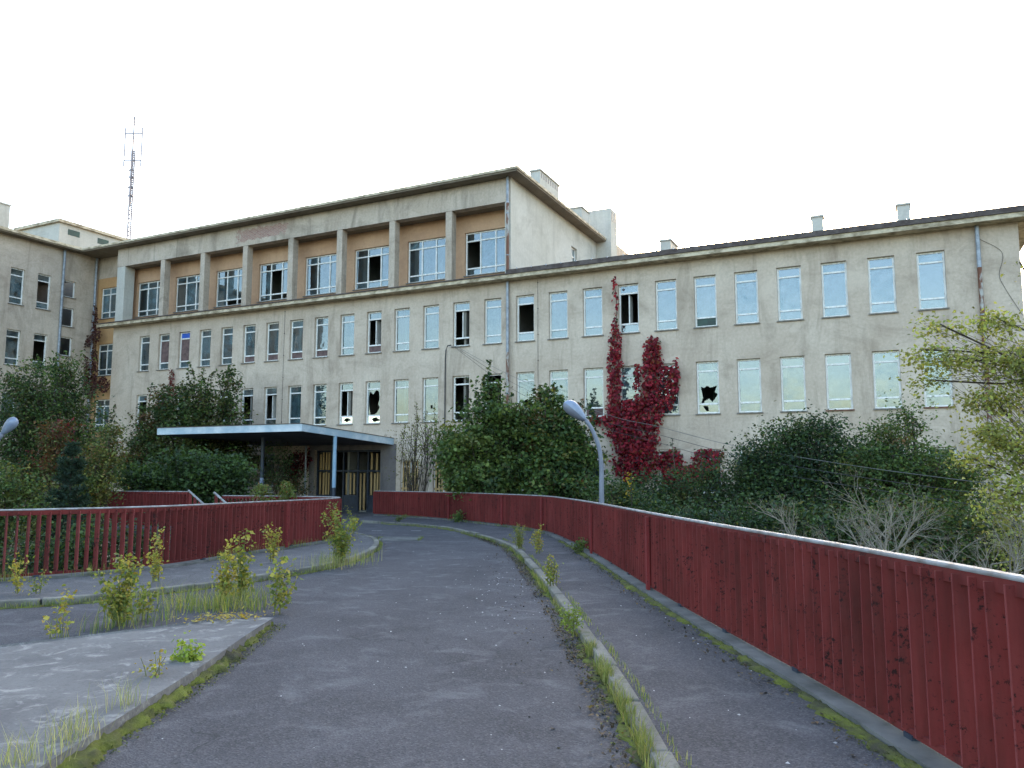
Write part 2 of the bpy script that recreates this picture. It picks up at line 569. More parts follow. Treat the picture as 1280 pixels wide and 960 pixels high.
RF = catmull([(2.62, -2.5), (2.4, 1.5), (2.33, 4.3), (2.27, 5.7), (2.1, 8.0), (1.95, 10.6), (1.72, 15.7), (1.4, 19.8), (.95, 23.0), (-.35, 26.3), (-2.5, 30.3), (-4.4, 32.7), (-6.2, 34.6)], .142)
LF = catmull([(-13.6, 8.6), (-10.2, 10.5), (-7.75, 11.85), (-7.25, 12.3), (-6.75, 12.8), (-6.1, 13.9), (-5.6, 16.0), (-5.12, 17.6), (-4.66, 19.5), (-4.62, 20.6), (-5.1, 21.5), (-6.4, 22.4), (-8.86, 23.5)], .142)
BF = catmull([(-10.55, 25.0), (-11.8, 25.5), (-13.4, 26.1), (-16, 27.2)], .142)
KR = catmull([(.98, -2.5), (.88, 1.5), (.84, 4.2), (.82, 6.3), (.64, 10.4), (.37, 14.4), (.18, 16.9), (-.1, 19.0), (-.92, 22.2), (-2.13, 25.6), (-4.1, 28.3), (-6.4, 30.2)], .25)
KL = catmull([(-11.5, 7.4), (-8.6, 8.9), (-6.5, 9.9), (-5.7, 10.35), (-4.69, 11.6), (-4.17, 12.45), (-3.9, 13.0), (-3.34, 14.7), (-3.18, 17.0), (-3.4, 19.4), (-3.97, 21.4), (-4.75, 22.9), (-6.3, 24.3)], .25)

rf_out = offset(RF, .22)
lf_out = offset(LF, -.22)
w = lambda u, v: tuple(bw(u, v, 0)[:2])
deck = [tuple(p) for p in rf_out[::6]] + [(-5.9, 35.0), w(.6, -.02), w(-12, -.02), (-16, 27.6)] + [tuple(p) for p in BF[::-1][::6]] + [(-10.4, 24.6), (-9.0, 23.9)] + [tuple(p) for p in lf_out[::-1][::6]] + [(-24, 5), (-24, -3)]
def poly_sheet(name, poly, top, thick, mat, kind='structure'):
    bm = bmesh.new()
    vs = [bm.verts.new((x, y, zd(y) + top)) for x, y in poly]
    es = [bm.edges.new((vs[i], vs[(i + 1) % len(vs)])) for i in range(len(vs))]
    bmesh.ops.triangle_fill(bm, use_beauty=True, use_dissolve=False, edges=es)
    bmesh.ops.recalc_face_normals(bm, faces=bm.faces)
    if sum(f.normal.z for f in bm.faces) < 0:
        bmesh.ops.reverse_faces(bm, faces=bm.faces)
    low = {v: bm.verts.new((v.co.x, v.co.y, v.co.z - thick)) for v in vs}
    for i in range(len(vs)):
        a, b = vs[i], vs[(i + 1) % len(vs)]
        bm.faces.new((a, low[a], low[b], b))
    for f in [f for f in bm.faces if all(v in low for v in f.verts) and abs(f.normal.z) > .5]:
        bm.faces.new([low[v] for v in reversed(f.verts)])
    me = bpy.data.meshes.new(name)
    bm.to_mesh(me)
    bm.free()
    me.materials.append(M[mat])
    return tag(link(bpy.data.objects.new(name, me)), kind=kind)
poly_sheet('driveway', deck, 0, .45, 'asphalt')
# pavement on the right between kerb and fence, pavement on the left
poly_sheet('pavement', [tuple(p) for p in offset(KR, .05)] + [tuple(p) for p in offset(RF, -.16)[::-1][::2]], .075, .07, 'asphalt_walk')
poly_sheet('pavement', [tuple(p) for p in offset(KL, -.05)] + [(-6.5, 24.1), (-6.55, 22.75)] + [tuple(p) for p in offset(LF[:-18], .1)[::-1][::2]] , .075, .07, 'asphalt_old')

def kerb(name, path, label):
    k = tag(empty(name, (path[0][0], path[0][1], zd(path[0][1]))), kind='structure')
    o = np.array([path[0][0], path[0][1], zd(path[0][1])])
    for i in range(0, len(path) - 4, 4):
        seg = path[i:i + 5]
        a, b = seg[0], seg[-1]
        t = (b - a) / np.linalg.norm(b - a)
        a, b = a + t * .013, b - t * .013
        mb = MB()
        j = rng.uniform(-.006, .006, 2)
        sg = seg.copy()
        sg[0], sg[-1] = a, b
        sweep(mb, sg, -.064 + j[0], .064 + j[0], -.05, .088 + j[1] + rng.uniform(-.008, .01))
        mb.v = [tuple(np.array(p) - o) for p in mb.v]
        bevel(mb.build('kerb_stone', 'kerb_stone', k), .018, 2)
kerb('kerb', KR, '')
kerb('kerb', KL, '')
# raised concrete island on the left
isl = [(-2.68, 8.72), (-2.6, 7.6), (-2.53, 6.4), (-2.5, 4.9), (-2.48, 3.6), (-2.5, .5), (-10, .5), (-10, 3.3), (-7.4, 5.2), (-4.69, 7.2), (-3.4, 8.36), (-2.95, 8.74)]
o = poly_sheet('traffic_island', isl, .085, .08, 'concrete')
bevel(o, .03, 2)
# plinth under the right fence
mb = MB()
sweep(mb, RF[::3], -.16, .2, -.02, .12)
tag(mb.build('fence_plinth', 'concrete_dark'), kind='structure')
mb = MB()
sweep(mb, LF[::3], -.2, .1, -.02, .115)
tag(mb.build('fence_plinth', 'concrete_dark'), kind='structure')
# concrete piers carrying the driveway
for (x, y) in ((.6, 8), (-5.6, 9.5), (.4, 20), (-4.4, 17.5), (-5, 30), (-9, 29), (-13, 29.5), (-12, 5)):
    mb = MB()
    mb.box(-.3, .3, -.3, .3, 0, zd(y) - GROUND - .44)
    bevel(tag(mb.build('bridge_pier', 'concrete_dark', loc=(x, y, GROUND)), kind='structure'), .03)

# ------------------------------------------------------------------ fences of vertical fins
def fin_mesh(h, w_):
    mb = MB()
    mb.box(-w_ / 2, w_ / 2, -.005, .005, 0, h)
    mb.box(w_ / 2, w_ / 2 + .005, -.008, .008, 0, h)
    mb.box(-w_ / 2 - .005, -w_ / 2, -.008, .008, 0, h)
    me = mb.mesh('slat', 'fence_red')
    me.materials.append(M['fence_edge_lit'])
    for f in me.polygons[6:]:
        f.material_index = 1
    return me
def fence(name, label, path, H, phi, posts, side, zb=.12, fin=.1, rail=(.026, .026)):
    o = np.array([path[0][0], path[0][1], zd(path[0][1])])
    e = tag(empty(name, tuple(o)), label, 'fence')
    me = fin_mesh(H - zb - .1, fin)
    t = norm(np.gradient(path, axis=0))
    for i in range(len(path)):
        p = path[i]
        s = bpy.data.objects.new('slat', me)
        s.rotation_euler = (rng.normal(0, .004), rng.normal(0, .004), math.atan2(t[i][1], t[i][0]) + R(phi) + rng.normal(0, .025))
        link(s, e, (p[0] - o[0], p[1] - o[1], zd(p[1]) - o[2] + zb + .05 + rng.normal(0, .003)))
    sh = lambda mb: setattr(mb, 'v', [tuple(np.array(q) - o) for q in mb.v])
    for nm, a, b, z0, z1, mt in (('top_rail', -rail[0], rail[0], H - .005 - rail[1], H, 'rail_white'), ('rail', -.02, .02, H - .1, H - .028, 'fence_red'), ('rail', -.02, .02, zb + .02, zb + .06, 'fence_red')):
        mb = MB()
        sweep(mb, path[::2] if len(path) % 2 else np.vstack([path[::2], path[-1:]]), a, b, z0, z1)
        sh(mb)
        r = mb.build(nm, mt, e)
        if nm == 'top_rail':
            bevel(r, .012, 2)
    for k in posts:
        p, a = path[k], math.atan2(t[k][1], t[k][0])
        mb = MB()
        mb.box(-.05, .05, -.02, .02, 0, H - .165)
        q = mb.build('post', 'fence_post', e)
        s = side * .075
        q.location = (p[0] + math.sin(a) * s - o[0], p[1] - math.cos(a) * s - o[1], zd(p[1]) - o[2] + .1)
        q.rotation_euler = (0, 0, a)
    # short feet that carry the bottom rail
    for k in range(6, len(path) - 4, 11):
        p, a = path[k], math.atan2(t[k][1], t[k][0])
        mb = MB()
        mb.box(-.045, .045, -.03, .03, 0, zb + .03)
        q = mb.build('foot', 'post_dark', e)
        q.location = (p[0] - o[0], p[1] - o[1], zd(p[1]) - o[2])
        q.rotation_euler = (0, 0, a)
    return e
def near_idx(path, pts):
    return [int(np.argmin(np.linalg.norm(path - np.array(p), axis=1))) for p in pts]
fence('slat_fence', 'dark red vertical slat fence with white rail curving along the right pavement to the doors', RF, 1.17, 70, near_idx(RF, [(1.95, 10.75), (1.72, 15.9), (.97, 23), (-.3, 26.2), (-2.45, 30.2)]), -1)
fence('slat_fence', 'dark red open slat fence looping round the stairwell beside the left pavement', LF, 1.17, 103, near_idx(LF, [(-5.15, 17.5), (-5.75, 22)]), 1, fin=.09, rail=(.024, .024))
fence('slat_fence', 'short dark red slat fence beyond the stairwell, against the leafy trees', BF, 1.27, 75, [0, len(BF) - 1], 1, rail=(.024, .024))

# stair between the two ends of the left fence, going down under the driveway
st = tag(empty('stair', (-10.68, 24.23, zd(24.2))), 'concrete stair with white sloping handrails going down behind the left fence', 'stair')
D = np.array([.985, -.17, 0]); D /= np.linalg.norm(D)
Q = np.array([-D[1], D[0], 0])
for k in range(20):
    mb = MB()
    c = D * (.28 * k + .1)
    pts = [c + Q * a + D * b for a, b in ((-.7, 0), (-.7, .3), (.7, .3), (.7, 0))]
    z1 = -.19 * (k + 1) + .1
    mb.hexa([(p[0], p[1], z1 - .25) for p in pts] + [(p[0], p[1], z1) for p in pts])
    mb.build('step', 'concrete', st)
for sgn in (-1, 1):
    mb = MB()
    a = Q * .78 * sgn + D * (.0 if sgn > 0 else 1.85)
    p0, p1 = a + np.array([0, 0, 1.28]), a + D * 4.6 + np.array([0, 0, -2.3])
    mb.tube([p0, p1], .035, 8)
    mb.build('handrail', 'rail_white', st)
    for k in range(27):
        q = p0 + (p1 - p0) * (k + .5) / 27
        mb = MB()
        mb.box(-.05, .05, -.006, .006, -1.05, 0)
        s = mb.build('slat', 'fence_red', st, loc=tuple(q))
        s.rotation_euler = (0, 0, math.atan2(D[1], D[0]) + R(12))

# ------------------------------------------------------------------ the building (local frame: x along the front, y into the house)
B = tag(empty('abandoned_building', tuple(F0), math.atan2(U[1], U[0])), 'long pale plastered abandoned building with many broken windows and a pillared top floor', 'building')
FX = lambda a, z, d: (a, d, z)
def wall_sheet(mb, a0, a1, z0, z1, holes, depth, mp):
    A = sorted(set([a0, a1] + [h[0] for h in holes] + [h[1] for h in holes]))
    Z = sorted(set([z0, z1] + [h[2] for h in holes] + [h[3] for h in holes]))
    for i in range(len(A) - 1):
        for j in range(len(Z) - 1):
            ca, cz = (A[i] + A[i + 1]) / 2, (Z[j] + Z[j + 1]) / 2
            if any(h[0] < ca < h[1] and h[2] < cz < h[3] for h in holes):
                continue
            mb.quad(mp(A[i], Z[j], 0), mp(A[i + 1], Z[j], 0), mp(A[i + 1], Z[j + 1], 0), mp(A[i], Z[j + 1], 0))
    for a, b, c, d in holes:
        mb.quad(mp(a, c, 0), mp(b, c, 0), mp(b, c, depth), mp(a, c, depth))
        mb.quad(mp(a, d, 0), mp(b, d, 0), mp(b, d, depth), mp(a, d, depth))
        mb.quad(mp(a, c, 0), mp(a, d, 0), mp(a, d, depth), mp(a, c, depth))
        mb.quad(mp(b, c, 0), mp(b, d, 0), mp(b, d, depth), mp(b, c, depth))
def mbox(mb, mp, a0, a1, z0, z1, d0, d1):
    mb.hexa([mp(a0, z0, d0), mp(a1, z0, d0), mp(a1, z0, d1), mp(a0, z0, d1), mp(a0, z1, d0), mp(a1, z1, d0), mp(a1, z1, d1), mp(a0, z1, d1)])
def broken_pane(a0, a1, z0, z1, hole):
    """glass with a jagged hole; hole: polygon in 0..1 of the pane"""
    bm = bmesh.new()
    def loop(pts):
        vs = [bm.verts.new((p[0], 0, p[1])) for p in pts]
        return [bm.edges.new((vs[i], vs[(i + 1) % len(vs)])) for i in range(len(vs))]
    es = loop([(a0, z0), (a1, z0), (a1, z1), (a0, z1)])
    es += loop([(a0 + (a1 - a0) * min(max(p, .015), .985), z0 + (z1 - z0) * min(max(q, .015), .985)) for p, q in hole])
    bmesh.ops.triangle_fill(bm, use_beauty=True, edges=es)
    me = bpy.data.meshes.new('pane')
    bm.to_mesh(me)
    bm.free()
    me.materials.append(M['glass'])
    return me
def jag(cx, cy, rx, ry, n=11):
    return [(cx + rx * math.cos(2 * math.pi * i / n) * random.uniform(.55, 1.1), cy + ry * math.sin(2 * math.pi * i / n) * random.uniform(.55, 1.1)) for i in range(n)]
def window(a0, a1, z0, z1, mp, bars_a, bars_z, states={}, depth=.14, sill=True, rust=False, fw=.075, rotz=0, white=True):
    """frame mesh with one pane object in each light; states[(i,j)]: 'void', 'brown', 'blue', 'green', or a hole polygon"""
    org = mp(a0, z0, depth)
    mb = MB()
    H, W = z1 - z0, a1 - a0
    loc = lambda a, z, d: tuple(np.array(mp(a0 + a, z0 + z, depth + d)) - np.array(org))
    e = .004
    mbox(mb, loc, e, fw, e, H - e, 0, .07)
    mbox(mb, loc, W - fw, W - e, e, H - e, 0, .07)
    mbox(mb, loc, fw, W - fw, e, fw, .001, .069)
    mbox(mb, loc, fw, W - fw, H - fw, H - e, .001, .069)
    As, Zs = [fw] + [b * W for b in bars_a] + [W - fw], [fw] + [b * H for b in bars_z] + [H - fw]
    for b in As[1:-1]:
        mbox(mb, loc, b - .035, b + .035, fw, H - fw, -.004, .06)
    for b in Zs[1:-1]:
        mbox(mb, loc, fw, W - fw, b - .035, b + .035, -.012, .064)
    wd = mb.build('window', 'frame_white', B)
    wd.location = org
    for i in range(len(As) - 1):
        for j in range(len(Zs) - 1):
            p0, p1, q0, q1 = As[i] - .002, As[i + 1] + .002, Zs[j] - .002, Zs[j + 1] + .002
            s = states.get((i, j), 'glass')
            if s == 'void':
                continue
            dd = .035
            tilt = rng.normal(0, .0014) * (q1 - q0)
            if isinstance(s, list):
                me = broken_pane(p0, p1, q0, q1, s)
                n = len(me.vertices)
                for vv in me.vertices:
                    vv.co = loc(vv.co.x, vv.co.z, dd)
                link(bpy.data.objects.new('pane', me), wd)
            elif s == 'glass':
                m2 = MB()
                m2.quad(loc(p0, q0, dd - tilt), loc(p1, q0, dd - tilt), loc(p1, q1, dd + tilt), loc(p0, q1, dd + tilt))
                m2.build('pane', 'glass', wd)
            else:
                m2 = MB()
                mbox(m2, loc, p0, p1, q0, q1, dd - .01, dd + .01)
                m2.build('panel', {'brown': 'board_brown', 'blue': 'panel_blue', 'green': 'panel_green'}[s], wd)
    if sill:
        m2 = MB()
        mbox(m2, lambda a, z, d: tuple(np.array(mp(a0 + a, z0 + z, d)) - np.array(org)), -.05, W + .05, -.045, .006, -.07, depth + .01)
        m2.build('sill', 'sill_rust' if rust else 'sill', wd)
    return wd

WW = .95
LEFT_U = [-19.6 + 1.768 * k for k in range(15)]
RIGHT_U = [6.9 + 1.707 * k for k in range(11)]
ROWS = {2: (7.5, 9.74), 1: (3.78, 6.02), 0: (.05, 2.29)}
DOOR = (-5.2, -.85, -.84, 2.42)
BWIN = [(.35, 1.45, .15, 1.9), (2.3, 3.4, .15, 1.9)]
holes = []
for r, (z0, z1) in ROWS.items():
    for u in LEFT_U + RIGHT_U:
        if r == 0 and -6.3 < u < 4.0:
            continue
        holes.append((u, u + WW, z0, z1))
mb = MB()
wall_sheet(mb, -22.12, 27.3, GROUND - .1, 10.5, holes + [DOOR] + BWIN, .24, FX)
mb.build('front_wall', 'plaster', B)
J1 = [(.12, .92), (.4, .8), (.62, .96), (.86, .9), (.9, .62), (.8, .42), (.93, .3), (.72, .12), (.5, .03), (.2, .05), (.1, .3), (.05, .6)]
ST = {(2, 'L', 2): {(0, 2): 'blue', (0, 1): 'brown'}, (2, 'L', 1): {(0, 1): 'brown'}, (2, 'L', 10): {(0, 1): 'void', (0, 0): 'brown'}, (2, 'L', 13): {(0, 1): 'void', (0, 0): 'void'},
      (1, 'L', 5): {(0, 1): 'void', (0, 0): 'void'}, (1, 'L', 6): {(0, 1): 'void'}, (1, 'L', 9): {(0, 1): 'void', (0, 0): jag(.5, .5, .4, .35)}, (1, 'L', 10): {(0, 1): J1, (0, 0): jag(.6, .4, .38, .4)},
      (1, 'L', 12): {(0, 1): jag(.48, .25, .12, .09)}, (1, 'L', 13): {(0, 1): 'void', (0, 0): 'void', (0, 2): 'void'}, (1, 'L', 14): {(0, 1): 'void', (0, 2): 'void'}, (1, 'L', 0): {(0, 1): 'void'},
      (2, 'R', 0): {(0, 1): 'void'}, (2, 'R', 3): {(0, 1): 'void'}, (2, 'R', 5): {(0, 0): 'green'}, (1, 'R', 0): {(0, 1): jag(.5, .2, .4, .16), (0, 0): 'void'},
      (1, 'R', 1): {(0, 0): 'void'}, (1, 'R', 2): {(0, 0): 'brown'},
      (1, 'R', 5): {(0, 1): [(.1, .52), (.3, .5), (.42, .56), (.6, .5), (.95, .55), (.82, .36), (.98, .28), (.7, .06), (.52, .16), (.3, .1), (.22, .02), (.1, .03), (.2, .2)], (0, 0): [(.2, .8), (.45, .75), (.5, .2), (.4, .1), (.25, .5)]}}
for k in (5, 6, 7, 8):
    ST[(2, 'L', k)] = {(0, 0): 'brown'}
for r, (z0, z1) in ROWS.items():
    for sd, us in (('L', LEFT_U), ('R', RIGHT_U)):
        for k, u in enumerate(us):
            if r == 0 and -6.3 < u < 4.0:
                continue
            wd = window(u, u + WW, z0, z1, FX, [], [.19, .815], ST.get((r, sd, k), {}), rust=(sd == 'R' and r == 1 and k in (8, 10)))
            if ST.get((r, sd, k), {}).get((0, 1)) == 'void' and (r, sd, k) in ((2, 'R', 3), (2, 'L', 13), (2, 'L', 10), (1, 'L', 6), (1, 'L', 9)):
                m2 = MB()     # a casement left standing open, seen edge on
                m2.box(.42, .47, .1, .55, .46, 1.78)
                m2.build('casement', 'frame_white', wd)
# entrance: dark framed glazing with planks nailed over it
ent = MB()
a0, a1, z0, z1 = DOOR
dv = .2
for b in (a0, a0 + .95, a0 + 1.75, a0 + 2.7, a0 + 3.35, a1 - .09):
    ent.box(b, b + .09, dv, dv + .08, z0, z1)
ent.box(a0, a1, dv - .003, dv + .083, z1 - .1, z1)
ent.box(a0, a1, dv - .003, dv + .083, 1.28, 1.36)
for b, c in ((a0 + .09, a0 + .95), (a0 + 1.84, a0 + 2.7), (a0 + 3.44, a1 - .09)):
    ent.box(b, c, dv + .02, dv + .06, z0, .05)
door = ent.build('entrance_door', 'door_paint', B)
sur = MB()
sur.box(a0 - .35, a0, -.03, .2, z0, 2.7)
sur.box(a0, a1, -.03, .2, z1 + .002, 2.7)
sur.box(a1, a1 + .95, -.03, .2, z0, 2.7)
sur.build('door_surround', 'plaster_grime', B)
for b, c, q0, q1, st_ in ((a0 + .12, a0 + .9, .08, 1.26, .2), (a0 + .12, a0 + .9, 1.4, 2.3, .2), (a0 + 1.9, a0 + 2.66, .1, 1.26, .26), (a0 + 2.82, a0 + 3.3, -.7, 1.26, .21), (a0 + 3.5, a1 - .12, .08, 1.26, .2), (a0 + 3.5, a1 - .12, 1.4, 2.28, .3)):
    x = b
    while x < c - .1:
        wv = random.uniform(.09, .13)
        m2 = MB()
        m2.box(x, x + wv, dv + .1, dv + .125, q0 - random.uniform(0, .06), q1 + random.uniform(-.08, .04))
        p = m2.build('plank', 'board_pine', door)
        p.rotation_euler = (0, 0, 0)
        x += st_ * random.uniform(.85, 1.1)
for (a, b, c, d) in BWIN:
    wd = window(a, b, c, d, FX, [.5], [.8], {(0, 0): 'void', (1, 0): 'void', (0, 1): 'void', (1, 1): 'void'}, depth=.16, white=False)
    x = .06
    while x < b - a - .12:
        m2 = MB()
        m2.box(x, x + .1, -.035, -.012, .05 + random.uniform(0, .05), (d - c) * random.uniform(.93, .99))
        m2.build('plank', 'board_pine', wd)
        x += random.uniform(.16, .2)
    m2 = MB()
    m2.box(.0, b - a, -.011, -.002, .25, .35)
    m2.build('plank', 'board_pine', wd)

# ledge and eaves over the second row, upper block with recessed pillared floor
mb = MB()
mb.box(-23.0, 28.0, -.6, .02, 10.5, 10.68)
mb.build('ledge', 'roof_edge', B)
mb = MB()
mb.box(-23.05, 28.05, -.66, -.3, 10.683, 10.74)
mb.build('gutter_edge', 'roof_felt', B)
mb = MB()
mb.quad((-22.2, 0, 10.72), (6.6, 0, 10.72), (6.6, 1.02, 10.86), (-22.2, 1.02, 10.86))
mb.quad((-22.2, -.6, 10.745), (6.6, -.6, 10.745), (6.6, 0, 10.76), (-22.2, 0, 10.76))
mb.build('terrace', 'roof_felt', B)
rf = MB()       # low roof of the right wing, hipped at its end
rf.v += [(6.62, -.56, 10.93), (27.7, -.56, 10.93), (27.7, 13.1, 10.93), (6.62, 13.1, 10.93), (6.62, 6, 11.7), (24, 6, 11.7)]
rf.f += [(0, 1, 5, 4), (1, 2, 5), (2, 3, 4, 5)]
rf.box(6.62, 27.7, -.555, -.47, 10.742, 10.927)
rf.box(27.6, 27.69, -.46, 13.0, 10.742, 10.927)
wing_roof = rf.build('roof', 'roof_felt', B)
mb = MB()
for x in np.arange(7.2, 27.9, .75):     # standing clips along the roof edge
    mb.box(x, x + .04, -.585, -.45, 10.9, 10.97)
mb.build('snow_guard', 'zinc', wing_roof)
mb = MB()
mb.quad((27.3, 0, GROUND), (27.3, 12.6, GROUND), (27.3, 12.6, 10.5), (27.3, 0, 10.5))
mb.quad((27.3, 12.6, GROUND), (-22, 12.6, GROUND), (-22, 12.6, 10.5), (27.3, 12.6, 10.5))
mb.build('end_wall', 'plaster', B)
mb = MB()
mb.box(27.31, 28.0, .03, 13.1, 10.475, 10.675)
mb.build('ledge', 'roof_edge', B)

ZT, ZB = 15.72, 14.52
mb = MB()
mb.box(-22.1, 6.6, 0, .45, ZB, ZT)
mb.build('beam', 'plaster_beam', B)
LOG_U = [-21.4 + 3.55 * k for k in range(8)]
lh = [(u, u + 2.62, 11.32, 13.62) for u in LOG_U]
mb = MB()
LG = lambda a, z, d: (a, 1.05 + d, z)
wall_sheet(mb, -22.1, 6.55, 10.8, ZT, lh, .2, LG)
mb.build('recessed_wall', 'plaster_orange', B)
mb = MB()
mb.quad((-22.1, .45, ZB + .02), (6.58, .45, ZB + .02), (6.58, 1.05, ZB + .02), (-22.1, 1.05, ZB + .02))
mb.build('recess_ceiling', 'soffit', B)
lst = {7: {(0, 1): 'void'}, 4: {}, 5: {(1, 1): 'void'}, 3: {(1, 1): 'void', (2, 0): 'void', (1, 0): 'void'}, 2: {(1, 0): 'void', (2, 0): 'void'}}
for k, u in enumerate(LOG_U):
    window(u, u + 2.62, 11.32, 13.62, LG, [1 / 3, 2 / 3], [.17, .8], lst.get(k, {}), depth=.12, sill=True)
for k in range(7):
    c = -18.02 + 3.485 * k
    mb = MB()
    mb.box(c, c + .38, .01, .46, 10.74, ZB)
    bevel(mb.build('column', 'plaster_beam', B), .02)
for a, b, dd in ((-22.1, -21.35, .75), (6.28, 6.6, 1.04)):
    mb = MB()
    mb.box(a, b, .01, dd, 10.74, ZB)
    bevel(mb.build('column', 'plaster_pale', B), .02)
# side wall of the upper block with its small window, and roof slab
SD = lambda a, z, d: (6.604 - d, a, z)
sh_ = (8.1, 9.0, 13.35, 14.42)
mb = MB()
wall_sheet(mb, .003, 12.4, 10.4, ZT + .02, [sh_], .2, SD)
mb.build('side_wall', 'plaster_pale', B)
window(*sh_, SD, [.5], [.5], {}, sill=False)
mb = MB()
mb.quad((-22.1, 12.4, 10.4), (6.6, 12.4, 10.4), (6.6, 12.4, 15.9), (-22.1, 12.4, 15.9))
mb.build('rear_wall', 'plaster', B)
mb = MB()
mb.box(-26.2, 7.25, -.62, 13.0, ZT + .02, ZT + .1)
mb.build('soffit', 'soffit', B)
mb = MB()
mb.box(-26.25, 7.3, -.68, 13.05, ZT + .103, ZT + .235)
roof = mb.build('roof', 'roof_edge', B)
mb = MB()
mb.v += [(-26.1, -.5, 15.96), (7.15, -.5, 15.96), (7.15, 12.9, 15.96), (-26.1, 12.9, 15.96), (-22, 6, 16.6), (3, 6, 16.6)]
mb.f += [(0, 1, 5, 4), (1, 2, 5), (2, 3, 4, 5), (3, 0, 4)]
mb.build('roof_sheet', 'roof_felt', roof)
def chimney(u0, u1, v0, v1, z0, z1, parent, vents=True, mat='plaster_pale'):
    mb = MB()
    mb.box(u0, u1, v0, v1, z0, z1)
    c = mb.build('chimney', mat, parent)
    mb = MB()
    mb.box(u0 - .06, u1 + .06, v0 - .06, v1 + .06, z1 + .002, z1 + .09)
    mb.build('chimney', mat, parent)
    if vents:
        n = max(2, int((v1 - v0) / .32))
        mb = MB()
        for i in range(n):
            y = v0 + .08 + (v1 - v0 - .16) * (i + .15) / n
            mb.box(u1 - .02, u1 + .004, y, y + .16, z1 - .35, z1 - .08)
        mb.build('vent', 'door_paint', parent)
def chimney_at(x0, x1, y_top, v, dv, z0, parent, **kw):
    ua, zt = on_facade(x0, y_top, v)
    ub, _ = on_facade(x1, y_top, v)
    chimney(ua, ub, v, v + dv, z0, zt - .09, parent, **kw)
chimney_at(663, 675, 213, 2.6, 2.6, 15.9, roof)
chimney_at(712, 727, 260, 9.5, 1.3, 15.9, roof, vents=False)
chimney_at(825, 838, 300, 6.2, 1.5, 10.9, wing_roof)
chimney_at(1014, 1028, 270, 4.2, .5, 10.8, wing_roof, vents=False)
chimney_at(1121, 1137, 255, 5.2, .9, 10.9, wing_roof, vents=False)
# stair turret behind the side wall
mb = MB()
v_a, zt = on_side(735, 265, 6.9)
mb.box(6.0, 7.6, 12.42, 13.6, 10.4, 17.9)
mb.build('turret', 'plaster_pale', B)
mb = MB()
for i in range(2):
    mb.box(7.58, 7.61, 12.6 + i * .45, 12.9 + i * .45, 17.1, 17.7)
mb.build('vent', 'door_paint', B)
mb = MB()
mb.box(5.4, 7.2, 13.7, 17.6, 10.4, 16.2)
mb.build('rear_block', 'plaster', B)
mb = MB()
mb.box(5.0, 7.8, 13.62, 18.2, 14.0, 14.2)
mb.build('rear_eave', 'soffit', B)

# left bay in ochre and the left wing that comes forward
UL = -25.45
oh = [(-25.05, -23.4, a, b) for a, b in ((11.5, 13.62), (7.6, 9.75), (3.9, 6.0))]
OB = lambda a, z, d: (a, 1.06 + d, z)
mb = MB()
wall_sheet(mb, UL, -22.1, GROUND - .1, 14.3, oh, .18, OB)
mb.build('bay_wall', 'plaster_ochre', B)
mb = MB()
mb.quad((UL, 1.05, 14.3), (-22.1, 1.05, 14.3), (-22.1, 1.05, ZT + .05), (UL, 1.05, ZT + .05))
mb.quad((-22.12, 0, GROUND), (-22.12, 1.05, GROUND), (-22.12, 1.05, 10.6), (-22.12, 0, 10.6))
mb.quad((-22.1, 0, 14.5), (-22.1, 1.05, 14.5), (-22.1, 1.05, ZT), (-22.1, 0, ZT))
mb.build('bay_parapet', 'plaster', B)
for h in oh:
    window(*h, OB, [.5], [.2, .78], {}, depth=.1)
LW = lambda a, z, d: (UL - d, a, z)
wh = []
for r in ((11.55, 13.82), (7.75, 9.95), (3.9, 6.1)):
    for v in [-3.04, -4.73] + [-6.5 - 1.75 * k for k in range(9)]:
        wh.append((v, v + .87, *r))
sh3 = [(-1.38, -.52, 12.66, 13.77), (-1.38, -.52, 10.7, 11.95), (-1.38, -.52, 8.75, 10.0)]
mb = MB()
wall_sheet(mb, -24, 1.06, GROUND - .1, ZT + .05, wh + sh3, .2, LW)
mb.build('wing_wall', 'plaster', B)
for h in wh:
    window(*h, LW, [], [.19, .8], {(0, 1): 'void'} if (abs(h[0] + 3.04) < .01 and h[2] > 7) else {}, depth=.12)
for h in sh3:
    window(*h, LW, [], [], {(0, 0): 'void'}, depth=.1, fw=.07)
mb = MB()
mb.box(-34, UL + .62, -24, -.7, ZT + .02, ZT + .1)
mb.build('soffit', 'soffit', B)
mb = MB()
mb.box(-34.1, UL + .68, -24.1, -.69, ZT + .103, ZT + .27)
lroof = mb.build('roof', 'roof_edge', B)
mb = MB()
mb.box(-34.0, UL + .4, -24.0, -.75, ZT + .273, ZT + .33)
mb.build('roof_sheet', 'roof_felt', lroof)
chimney(UL - 1.2, UL - .5, -6.1, -4.75, 15.9, 17.75, lroof, vents=False)
mb = MB()
mb.quad((UL, -24, GROUND), (-34, -24, GROUND), (-34, -24, ZT), (UL, -24, ZT))
mb.quad((-34, -24, GROUND), (-34, 12.6, GROUND), (-34, 12.6, ZT), (-34, -24, ZT))
mb.quad((-34, 12.6, GROUND), (-22, 12.6, GROUND), (-22, 12.6, ZT), (-34, 12.6, ZT))
mb.build('wing_wall', 'plaster', B)
